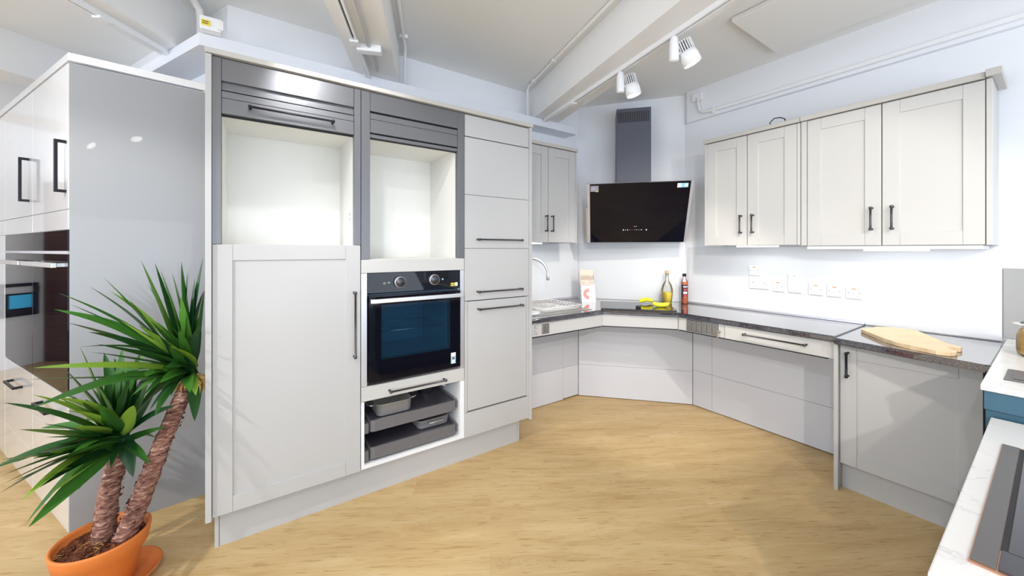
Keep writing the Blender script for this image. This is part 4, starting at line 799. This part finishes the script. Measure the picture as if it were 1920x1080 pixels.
# flip card
cf = frame((0.826, -0.564), (2.715, 2.63, ZW))
t = thing('recipe_stand', 'tall flip card stand, peach page above a white page with coral arch', 'flip card', (2.715, 2.63, ZW), cf)
mb = MB(cf); mb.xprism([(0.012, 0.0), (0.11, 0.0), (0.070, 0.175), (0.0645, 0.175)], -0.065, 0.075); obj('base', mb, 'white', t)
mb = MB(cf); mb.xprism([(0.052, 0.165), (0.056, 0.165), (0.064, 0.318), (0.060, 0.318)], -0.073, 0.060); up = obj('upper_page', mb, 'pageupper', t, 'peach upper page')
mb = MB(cf)
random.seed(5)
for k in range(9):
    x = -0.066+k*0.0145; h0 = 0.215+random.uniform(-0.006, 0.006); y = 0.0545
    mb.tube([(x, y-0.002, h0), (x+0.004, y-0.001, h0+0.028), (x+0.008, y, h0+0.045), (x+0.010, y-0.001, h0+0.02), (x+0.007, y-0.002, h0-0.006)], 0.0009, 5)
    if k not in (3, 4): mb.tube([(x, y-0.003, 0.182), (x+0.003, y-0.003, 0.196), (x+0.009, y-0.003, 0.184)], 0.0008, 5)
obj('line_drawing', mb, 'ink', up, 'brown line drawing')
mb = MB(cf); mb.xprism([(0.004, 0.0), (0.0065, 0.0), (0.0545, 0.160), (0.052, 0.160)], -0.064, 0.074); lo = obj('lower_page', mb, 'white', t, 'white lower page')
mb = MB(cf)
def cpt(x, z): return (x, 0.0028+z*0.30, z)
vs_o, vs_i = [], []
for k in range(15):
    a = math.radians(80+k*195/14); vs_o.append(mb.bm.verts.new(cpt(0.005+0.052*math.cos(a), 0.078+0.052*math.sin(a)))); vs_i.append(mb.bm.verts.new(cpt(0.008+0.022*math.cos(a), 0.078+0.018*math.sin(a))))
for k in range(14): mb.bm.faces.new((vs_o[k], vs_o[k+1], vs_i[k+1], vs_i[k]))
mb._fin(vs_o+vs_i); obj('coral_arch', mb, 'coral', lo, 'coral arch print')
# sink, tap, rack
t = thing('sink', 'inset stainless sink with drainer beneath the white wire dish rack', 'sink', (2.0, 2.5, ZW))
mb = MB(); mb.box(1.70, 2.40, 2.28, 2.80, ZW, ZW+0.003, 0.001, 1); obj('drainer', mb, 'drainersteel', t)
mb = MB(); mb.frameprism((1.73, 1.90, 2.33, 2.76), (1.75, 1.88, 2.35, 2.74), ZW+0.004, ZW+0.008); obj('bowl_rim', mb, 'steel', t)
mb = MB(); mb.prism([(1.70, 2.31), (1.83, 2.315), (1.885, 2.36), (1.885, 2.44), (1.70, 2.50)], ZW+0.0085, ZW+0.020, 0.003)
tag(obj('draining_tray', mb, 'plastic'), 'flat white tray lying on the sink in front of the dish rack', 'tray')
t = thing('kitchen_tap', 'brushed steel swan neck tap arching over the sink', 'tap', (1.96, 2.84, ZW))
mb = MB(); mb.lathe([(0, 0.0005), (0.028, 0.0005), (0.028, 0.01), (0.022, 0.014), (0.020, 0.12), (0, 0.12)], (1.96, 2.84, ZW)); obj('base', mb, 'steel', t)
pts = [(1.96, 2.84, 0.93), (1.96, 2.84, 1.17)]; a0 = Vector((1.96, 2.84)); dv = Vector((0.62, -0.785)); R_ = 0.16
for k in range(1, 15): a = PI*k/15; q = a0+dv*(R_-R_*math.cos(a)); pts.append((q.x, q.y, 1.205+R_*math.sin(a)*0.93))
q = a0+dv*(2*R_); pts += [(q.x, q.y, 1.20)]
obj('spout', MB().tube(pts, 0.0115, 16), 'steel', t); obj('spray_head', MB().tube([(q.x, q.y, 1.225), (q.x, q.y, 1.22), (q.x, q.y, 1.163), (q.x, q.y, 1.158)], [0.0125, 0.0145, 0.0145, 0.012], 18), 'steel', t)
obj('lever', MB().tube([(q.x, q.y, 1.19), (q.x-0.022, q.y-0.012, 1.195)], 0.004, 8), 'steel', t)
t = thing('dish_rack', 'white plastic coated wire dish rack standing on the sink drainer', 'dish rack', (2.2, 2.6, ZW))
mb = MB(); x0, x1, y0, y1 = 1.895, 2.34, 2.345, 2.795; zb, zt = 0.9175, 0.953
def ring(z, ins, r): mb.tube([(x0+ins, y0+ins, z), (x1-ins, y0+ins, z), (x1-ins, y1-ins, z), (x0+ins, y1-ins, z)], r, 6, True)
ring(zt, 0, 0.005); ring(zt-0.015, 0.01, 0.003); ring(zb+0.003, 0.03, 0.003)
n = 22
for k in range(n+1):
    x = x0+0.005+(x1-x0-0.01)*k/n; xi = x0+0.03+(x1-x0-0.06)*k/n
    mb.tube([(x, y0, zt), (xi, y0+0.03, zb+0.003), (xi, y1-0.03, zb+0.003), (x, y1, zt)], 0.0024, 5)
for k in range(11):
    y = y0+0.005+(y1-y0-0.01)*k/10; yi = y0+0.03+(y1-y0-0.06)*k/10
    mb.tube([(x0, y, zt), (x0+0.03, yi, zb+0.003), (x1-0.03, yi, zb+0.003), (x1, y, zt)], 0.0024, 5)
obj('basket', mb, 'wire', t)
for q in (0.10, 0.24):
    mb = MB(); mb.tube([(x0+0.03, y0+q, zb+0.006), (x0+0.27, y0+q, zb+0.006)], 0.002, 6)
    for k in range(16): x = x0+0.03+k*0.016; mb.tube([(x, y0+q, zb+0.005), (x, y0+q+0.03, zt+0.008), (x, y0+q+0.06, zb+0.005)], 0.0028, 5)
    obj('plate_divider', mb, 'wire', t)
# chopping board
t = MB().prism([(3.15, 0.706), (3.34, 0.672), (3.40, 0.60), (3.395, 0.50), (3.06, 0.345), (3.02, 0.300), (3.005, 0.282), (2.955, 0.283), (2.93, 0.325), (2.90, 0.318), (2.865, 0.284), (2.825, 0.286), (2.795, 0.300), (2.785, 0.345), (2.83, 0.44), (2.865, 0.500), (2.93, 0.56)], 0.9085, 0.930, 0.003)
tag(obj('chopping_board', t, 'board'), 'pale wooden chopping board with notched handle on the short black worktop', 'chopping board')
# sockets on the right wall
def plate(label, y0, y1, z0, z1, kind):
    t = thing('wall_socket' if kind == 'double' else 'wall_switch', label, 'socket' if kind == 'double' else 'switch', (3.488, (y0+y1)/2, (z0+z1)/2), RW, 'white electrical plates over the right worktop')
    obj('face_plate', MB(RW).box(-y1, -y0, 3.476, 3.4875, z0, z1, 0.004, 2), 'plastic', t)
    yc, zc = (y0+y1)/2, (z0+z1)/2; V = 3.4755
    mb = MB(RW)
    if kind == 'double':
        obj('rocker', MB(RW).box(-yc-0.016, -yc-0.003, 3.471, 3.476, zc+0.004, zc+0.024, 0.001, 1), 'plastic', t); obj('rocker', MB(RW).box(-yc+0.003, -yc+0.016, 3.471, 3.476, zc+0.004, zc+0.024, 0.001, 1), 'plastic', t)
        for s in (-1, 1):
            c = -yc+s*0.044
            mb.box(c-0.003, c+0.003, V-0.0004, V, zc+0.004, zc+0.013); mb.box(c-0.015, c-0.009, V-0.0004, V, zc-0.016, zc-0.011); mb.box(c+0.009, c+0.015, V-0.0004, V, zc-0.016, zc-0.011); mb.box(c+s*0.022-0.002, c+s*0.022+0.002, V-0.0004, V, zc-0.002, zc+0.002)
        obj('pin_slots', mb, 'plasticdark', t, 'dark pin slots')
    elif kind == 'switch':
        obj('rocker', MB(RW).box(-yc-0.009, -yc+0.009, 3.470, 3.476, zc-0.014, zc+0.012, 0.002, 1), 'plastic', t)
        obj('neon_lens', MB(RW).box(-yc-0.012, -yc+0.012, 3.4745, 3.4762, z1-0.020, z1-0.013), 'orange', t, 'amber neon lens')
        for s in (-1, 1): mb.box(-yc+s*0.030-0.003, -yc+s*0.030+0.003, V-0.0004, V, zc-0.005, zc+0.001)
        obj('screws', mb, 'plasticdark', t)
    else:
        obj('rocker', MB(RW).box(-yc-0.012, -yc+0.012, 3.469, 3.476, zc-0.014, zc+0.014, 0.002, 1), 'plastic', t)
        for s in (-1, 1): mb.box(-yc-0.003, -yc+0.003, V-0.0004, V, zc+s*0.058-0.003, zc+s*0.058+0.003)
        obj('screws', mb, 'plasticdark', t)
plate('single white switch plate with amber lens, alone above the double socket', 1.412, 1.498, 1.213, 1.300, 'switch')
plate('white double socket plate, leftmost in the lower row', 1.345, 1.495, 1.104, 1.192, 'double')
plate('single white switch plate between the double socket and the tall switch plate', 1.240, 1.325, 1.094, 1.182, 'switch')
plate('tall white cooker switch plate, the largest in the row', 1.127, 1.213, 1.094, 1.240, 'tall')
plate('single white switch plate just right of the tall cooker switch', 0.990, 1.078, 1.090, 1.178, 'switch')
plate('single white switch plate, middle of the three on the right', 0.882, 0.968, 1.088, 1.174, 'switch')
plate('single white switch plate, rightmost of the row', 0.773, 0.860, 1.084, 1.171, 'switch')
# ------------------------------------------------------------------ teal unit and quartz counters on the right
t = thing('teal_base_unit', 'teal blue base unit under the higher white quartz counter', 'base cabinet', (2.8, -0.4, 0))
obj('carcass', MB().box(2.25, 3.48, -1.4, 0.155, 0.0, 0.908), 'teal', t); obj('front_panel', MB().box(2.232, 2.25, -0.6, 0.158, 0.84, 0.907, 0.001, 1), 'teal', t)
obj('front_panel', MB().box(2.232, 2.25, -1.4, -0.602, 0.84, 0.907, 0.001, 1), 'teal', t)
mb = MB().box(2.222, 3.487, -1.4, 0.166, 0.909, 0.932, 0.004); tag(obj('quartz_counter', mb, 'quartz'), 'higher white veined quartz counter with the pasta jar on it', 'worktop')
t = thing('popup_socket', 'brown brushed metal plate let into the higher white counter', 'pop-up socket', (2.47, 0.03, 0.932))
mb = MB(); mb.box(2.36, 2.58, -0.10, 0.120, 0.932, 0.936, 0.001, 1); obj('frame', mb, 'ventstrip', t); obj('lid', MB().box(2.39, 2.55, -0.08, 0.10, 0.936, 0.9385, 0.001, 1), 'ventstrip', t)
jx, jy = 2.99, 0.045
t = thing('pasta_jar', 'clip top glass jar of orange pasta on the higher white counter', 'jar', (jx, jy, 0.932))
obj('glass_body', MB().lathe([(0, 0.001), (0.055, 0.001), (0.068, 0.008), (0.072, 0.03), (0.072, 0.10), (0.062, 0.125), (0.054, 0.135), (0.056, 0.15)], (jx, jy, 0.932)), 'glass', t)
obj('pasta', MB().lathe([(0, 0.005), (0.053, 0.005), (0.065, 0.012), (0.0685, 0.03), (0.0685, 0.10), (0.060, 0.118), (0.03, 0.124), (0, 0.12)], (jx, jy, 0.932)), 'pasta', t, 'orange pasta')
obj('lid', MB().lathe([(0, 0.165), (0.05, 0.163), (0.060, 0.157), (0.060, 0.151), (0, 0.151)], (jx, jy, 0.932)), 'glass', t)
obj('seal', MB().lathe([(0.045, 0.146), (0.082, 0.148), (0.082, 0.151), (0.045, 0.151)], (jx, jy, 0.932)), 'white', t, 'white sealing ring')
t = thing('island_unit', 'low unit under the white quartz counter beside the camera', 'base cabinet', (1.6, -0.3, 0))
obj('carcass', MB().box(1.12, 2.20, -0.75, 0.095, 0.08, 0.782), 'teal', t); obj('door', MB().box(1.10, 1.12, -0.72, -0.32, 0.10, 0.775, 0.001, 1), 'teal', t); obj('door', MB().box(1.10, 1.12, -0.315, 0.09, 0.10, 0.775, 0.001, 1), 'teal', t); obj('kickboard', MB().box(1.16, 2.20, -0.72, 0.06, 0, 0.08), 'gap', t)
mb = MB().box(1.056, 2.231, -0.80, 0.142, 0.783, 0.815, 0.003); tag(obj('quartz_counter', mb, 'quartz'), 'lower white veined quartz counter holding the built-in dark hob', 'worktop')
t = thing('venting_hob', 'dark built-in hob with graphite vent strip in the lower white counter', 'hob', (1.55, -0.2, 0.815))
obj('copper_edge', MB().box(1.158, 1.945, -0.56, 0.102, 0.815, 0.8175), 'copper', t, 'copper edging')
obj('vent_strip', MB().box(1.168, 1.938, 0.068, 0.1, 0.8175, 0.8205, 0.0005, 1), 'ventstrip', t); obj('glass_plate', MB().box(1.252, 1.915, -0.55, 0.058, 0.8175, 0.8205, 0.0005, 1), 'hobglass', t)
obj('control_panel', MB().box(1.168, 1.250, -0.55, 0.066, 0.8175, 0.8205, 0.0005, 1), 'hobglass', t); obj('vent_slot', MB().box(1.252, 1.935, 0.0585, 0.0675, 0.8176, 0.8185), 'gap', t, 'black vent slot'); obj('rear_strip', MB().box(1.916, 1.938, -0.55, 0.057, 0.8176, 0.820), 'gap', t)
# ------------------------------------------------------------------ potted yucca
random.seed(11)
px, py = -0.535, 2.27
t = thing('potted_yucca', 'yucca with two rough trunks and spiky green crowns in a terracotta pot', 'potted plant', (px, py, 0))
zb = 0.022
obj('pot', MB().lathe([(0, zb), (0.092, zb), (0.096, zb+0.004), (0.126, 0.158), (0.128, 0.160), (0.140, 0.166), (0.150, 0.222), (0.150, 0.230), (0.146, 0.234), (0.140, 0.231), (0.136, 0.222), (0.130, 0.19), (0, 0.19)], (px, py, 0), 56), 'terra', t, 'terracotta pot')
mb = MB(); rings = []; NS = 40
mb.lathe([(0, 0.004)]+[(r*0.0133, 0.005*random.random()) for r in range(1, 11)], (px, py, 0.198), NS)
for v in mb.bm.verts: v.co.z += random.uniform(-0.004, 0.006)
for k in range(90):
    a = random.uniform(0, 2*PI); r = 0.125*math.sqrt(random.random()); L = random.uniform(0.006, 0.02); b = random.uniform(0, PI)
    c = Vector((px+r*math.cos(a), py+r*math.sin(a), 0.204+random.uniform(0, 0.006))); d = Vector((math.cos(b), math.sin(b), random.uniform(-.3, .4)))*L/2; mb.tube([c-d, c+d], random.uniform(0.0015, 0.004), 5)
obj('soil', mb, 'soil', t, 'red brown bark soil')
mb = MB()
for k in range(9):
    a = random.uniform(0, 2*PI); r = 0.1*math.sqrt(random.random()); c = Vector((px-0.02+r*math.cos(a), py-0.03+r*math.sin(a)*.6, 0.213)); b = random.uniform(0, PI); d = Vector((math.cos(b), math.sin(b), 0.0))*random.uniform(.01, .025)
    mb.tube([c-d, c+Vector((0, 0, .004)), c+d], 0.0012, 4)
obj('dry_roots', mb, 'dryleaf', t, 'pale dry roots')
def trunk(a, b, r0, r1, seed):
    rnd = random.Random(seed); a = Vector(a); b = Vector(b); n = 46; pts = []; rad = []
    for i in range(n+1):
        s = i/n; p = a.lerp(b, s)+Vector((math.sin(s*5+seed)*0.006, math.cos(s*4)*0.004, 0)); pts.append(p)
        rad.append((r0+(r1-r0)*s)*(1+0.07*(i % 2)+rnd.uniform(-0.05, 0.05)))
    mb = MB(); mb.tube(pts, rad, 22)
    for v in mb.bm.verts: v.co += Vector((rnd.uniform(-1, 1), rnd.uniform(-1, 1), rnd.uniform(-1, 1)))*0.0022
    ax = (b-a).normalized()
    for k in range(int(120*(b-a).length/0.4)):   # torn bark flakes
        s = rnd.random(); p = a.lerp(b, s); r = (r0+(r1-r0)*s)*1.0; th = rnd.uniform(0, 2*PI); u = ax.orthogonal().normalized(); w_ = ax.cross(u); dr = u*math.cos(th)+w_*math.sin(th); tg = ax.cross(dr)
        c = p+dr*r; L = rnd.uniform(0.006, 0.014); q = [c-tg*L, c+tg*L, c+tg*L*0.7+ax*0.008+dr*0.004, c-tg*L*0.6+ax*0.007+dr*0.005]
        vs = [mb.bm.verts.new(x) for x in q]; mb.bm.faces.new(vs)
    return mb
C1 = Vector((-0.262, 2.36, 0.84)); C2 = Vector((-0.50, 2.35, 0.585))
obj('trunk', trunk((-0.475, 2.245, 0.19), C1+Vector((0, 0, -0.035)), 0.036, 0.030, 1), 'bark', t, 'taller leaning trunk')
obj('trunk', trunk((-0.545, 2.29, 0.19), C2+Vector((0, 0, -0.04)), 0.036, 0.031, 2), 'bark', t, 'shorter trunk')
T1 = [(-0.432, 2.34, 1.385), (-0.388, 2.353, 1.372), (-0.297, 2.369, 1.375), (-0.216, 2.373, 1.395), (-0.33, 2.373, 1.32), (-0.248, 2.387, 1.295), (-0.544, 2.319, 1.312), (-0.583, 2.309, 1.276), (-0.663, 2.275, 1.259), (-0.673, 2.276, 1.192), (-0.61, 2.18, 1.147), (-0.551, 2.167, 1.106), (-0.598, 1.869, 1.049), (-0.624, 1.899, 1.008), (-0.586, 1.831, 0.93), (-0.371, 2.362, 1.339), (-0.475, 2.351, 1.212), (-0.217, 2.396, 1.227), (-0.21, 2.178, 1.091), (-0.31, 2.075, 0.944), (-0.302, 2.11, 1.023), (-0.509, 2.03, 1.051), (-0.529, 2.331, 1.253), (-0.28, 2.392, 1.193), (-0.458, 2.152, 1.145), (-0.416, 2.361, 1.28), (-0.275, 2.379, 1.328), (-0.635, 2.293, 1.208), (-0.526, 1.991, 1.081), (-0.397, 2.116, 1.122), (-0.443, 2.119, 1.063), (-0.345, 2.091, 0.749), (-0.239, 2.282, 0.628)]
T2 = [(-0.681, 1.921, 0.755), (-0.683, 1.928, 0.7), (-0.689, 1.942, 0.639), (-0.678, 1.983, 0.649), (-0.637, 1.921, 0.605), (-0.609, 1.877, 0.533), (-0.615, 1.979, 0.638), (-0.693, 2.07, 0.797), (-0.737, 2.096, 0.893), (-0.68, 2.126, 0.899), (-0.642, 2.172, 0.872), (-0.674, 2.38, 0.929), (-0.633, 2.397, 1.01), (-0.565, 2.415, 0.972), (-0.508, 2.429, 0.985), (-0.448, 2.438, 0.949), (-0.402, 2.44, 0.891), (-0.35, 2.284, 0.824), (-0.301, 2.252, 0.727), (-0.336, 2.252, 0.64), (-0.379, 2.198, 0.513), (-0.436, 2.237, 0.456), (-0.428, 2.198, 0.776), (-0.549, 2.25, 0.875), (-0.598, 2.111, 0.825), (-0.632, 2.073, 0.751), (-0.585, 2.02, 0.683), (-0.623, 2.129, 0.875), (-0.595, 1.972, 0.579), (-0.686, 1.999, 0.706), (-0.648, 2.025, 0.7), (-0.572, 2.115, 0.757)]
def clampp(p):
    p = p.copy(); lim = 2.746+(p.x+0.76)*0.147-0.015
    if p.x < -0.76: lim = 2.72
    if p.y > lim: p.y = lim
    if p.y > 2.19 and p.x > -0.205: p.x = -0.205
    if p.y <= 2.19 and p.x > -0.15: p.x = -0.15
    return p
def leaf(mb, lay, base, tip_, wid, sag, var, tw):
    base = Vector(base); tip_ = Vector(tip_); n = 12; d = tip_-base; L = d.length; rows = []
    for i in range(n+1):
        s = i/n; p = base+d*s+Vector((0, 0, 1))*sag*L*math.sin(PI*s)*(1 if d.z > -0.1*L else 1.3); p = clampp(p)
        tdir = d.normalized(); side = tdir.cross(Vector((0, 0, 1)))
        if side.length < 0.2: side = Vector((1, 0, 0)).cross(tdir)
        side.normalize(); nor = side.cross(tdir).normalized(); side = side*math.cos(tw)+nor*math.sin(tw); nor = side.cross(tdir).normalized()
        w_ = wid*min(1, 0.42+s*1.7)*(1-s**2.4)**0.85 if s < 1 else 0
        if i == n: rows.append([mb.bm.verts.new(clampp(p))])
        else: rows.append([mb.bm.verts.new(clampp(p-side*w_+nor*w_*0.35)), mb.bm.verts.new(clampp(p)), mb.bm.verts.new(clampp(p+side*w_+nor*w_*0.35))])
    for A_, B_ in zip(rows, rows[1:]):
        for j in range(2):
            f = [A_[j], A_[j+1]]+([B_[j+1], B_[j]] if len(B_) == 3 else [B_[0]])
            q = mb.bm.faces.new(f); q.smooth = True
            q[lay] = var
def crown(c, tips, extra, seed, up):
    rnd = random.Random(seed); mb = MB(); lay = mb.bm.faces.layers.float.new('leafvar'); c = Vector(c)
    for k, tp in enumerate(tips):
        b = c+Vector((rnd.uniform(-.02, .02), rnd.uniform(-.02, .02), rnd.uniform(-.03, .03)))
        leaf(mb, lay, b, tp, rnd.uniform(0.023, 0.034), rnd.uniform(-0.01, 0.09), min(1, max(0, rnd.gauss(0.42, 0.25))) if rnd.random() > 0.12 else 1.0, rnd.uniform(-0.6, 0.6))
    for k in range(extra):
        a = rnd.uniform(0, 2*PI); el = math.radians(rnd.uniform(-25, 85)); L = rnd.uniform(0.22, up)
        d = Vector((math.cos(el)*math.cos(a), math.cos(el)*math.sin(a), math.sin(el)))
        if d.x > 0.25: d.x *= -0.6
        if d.y > 0.4 and c.y+d.y*L > 2.68: L *= 0.6
        b = c+Vector((rnd.uniform(-.02, .02), rnd.uniform(-.02, .02), rnd.uniform(-.03, .03)))
        leaf(mb, lay, b, c+d*L, rnd.uniform(0.018, 0.029), rnd.uniform(0, 0.05)-(0.0 if el > 0.3 else -0.05), min(1, max(0, rnd.gauss(0.35, 0.25))), rnd.uniform(-0.7, 0.7))
    return mb
obj('foliage', crown(C1, T1, 52, 4, 0.40), 'leaf', t, 'taller crown of pointed leaves')
obj('foliage', crown(C2, T2, 56, 9, 0.38), 'leaf', t, 'lower crown of pointed leaves')
mb = MB(); rnd = random.Random(8)
for k in range(26):
    a = rnd.uniform(0, 2*PI); r = 0.033; b = C1+Vector((r*math.cos(a), r*math.sin(a), rnd.uniform(-0.04, 0.0))); e_ = b+Vector((math.cos(a)*0.02, math.sin(a)*0.02, -rnd.uniform(0.01, 0.08)))
    mb.tube([b, (b+e_)/2+Vector((math.cos(a), math.sin(a), 0))*0.012, e_], [0.004, 0.005, 0.001], 5)
obj('dry_sheath', mb, 'dryleaf', t, 'dry yellow leaf sheaths')
mb = MB().lathe([(0, 0.0), (0.115, 0.0), (0.125, 0.006), (0.150, 0.036), (0.153, 0.040), (0.148, 0.041), (0.120, 0.012), (0.11, 0.0105), (0, 0.0105)], (px+0.03, py+0.02, 0), 48)
tag(obj('pot_saucer', mb, 'terra'), 'terracotta saucer on the floor under the yucca pot', 'saucer')
bpy.data.meshes.remove(tmpm)
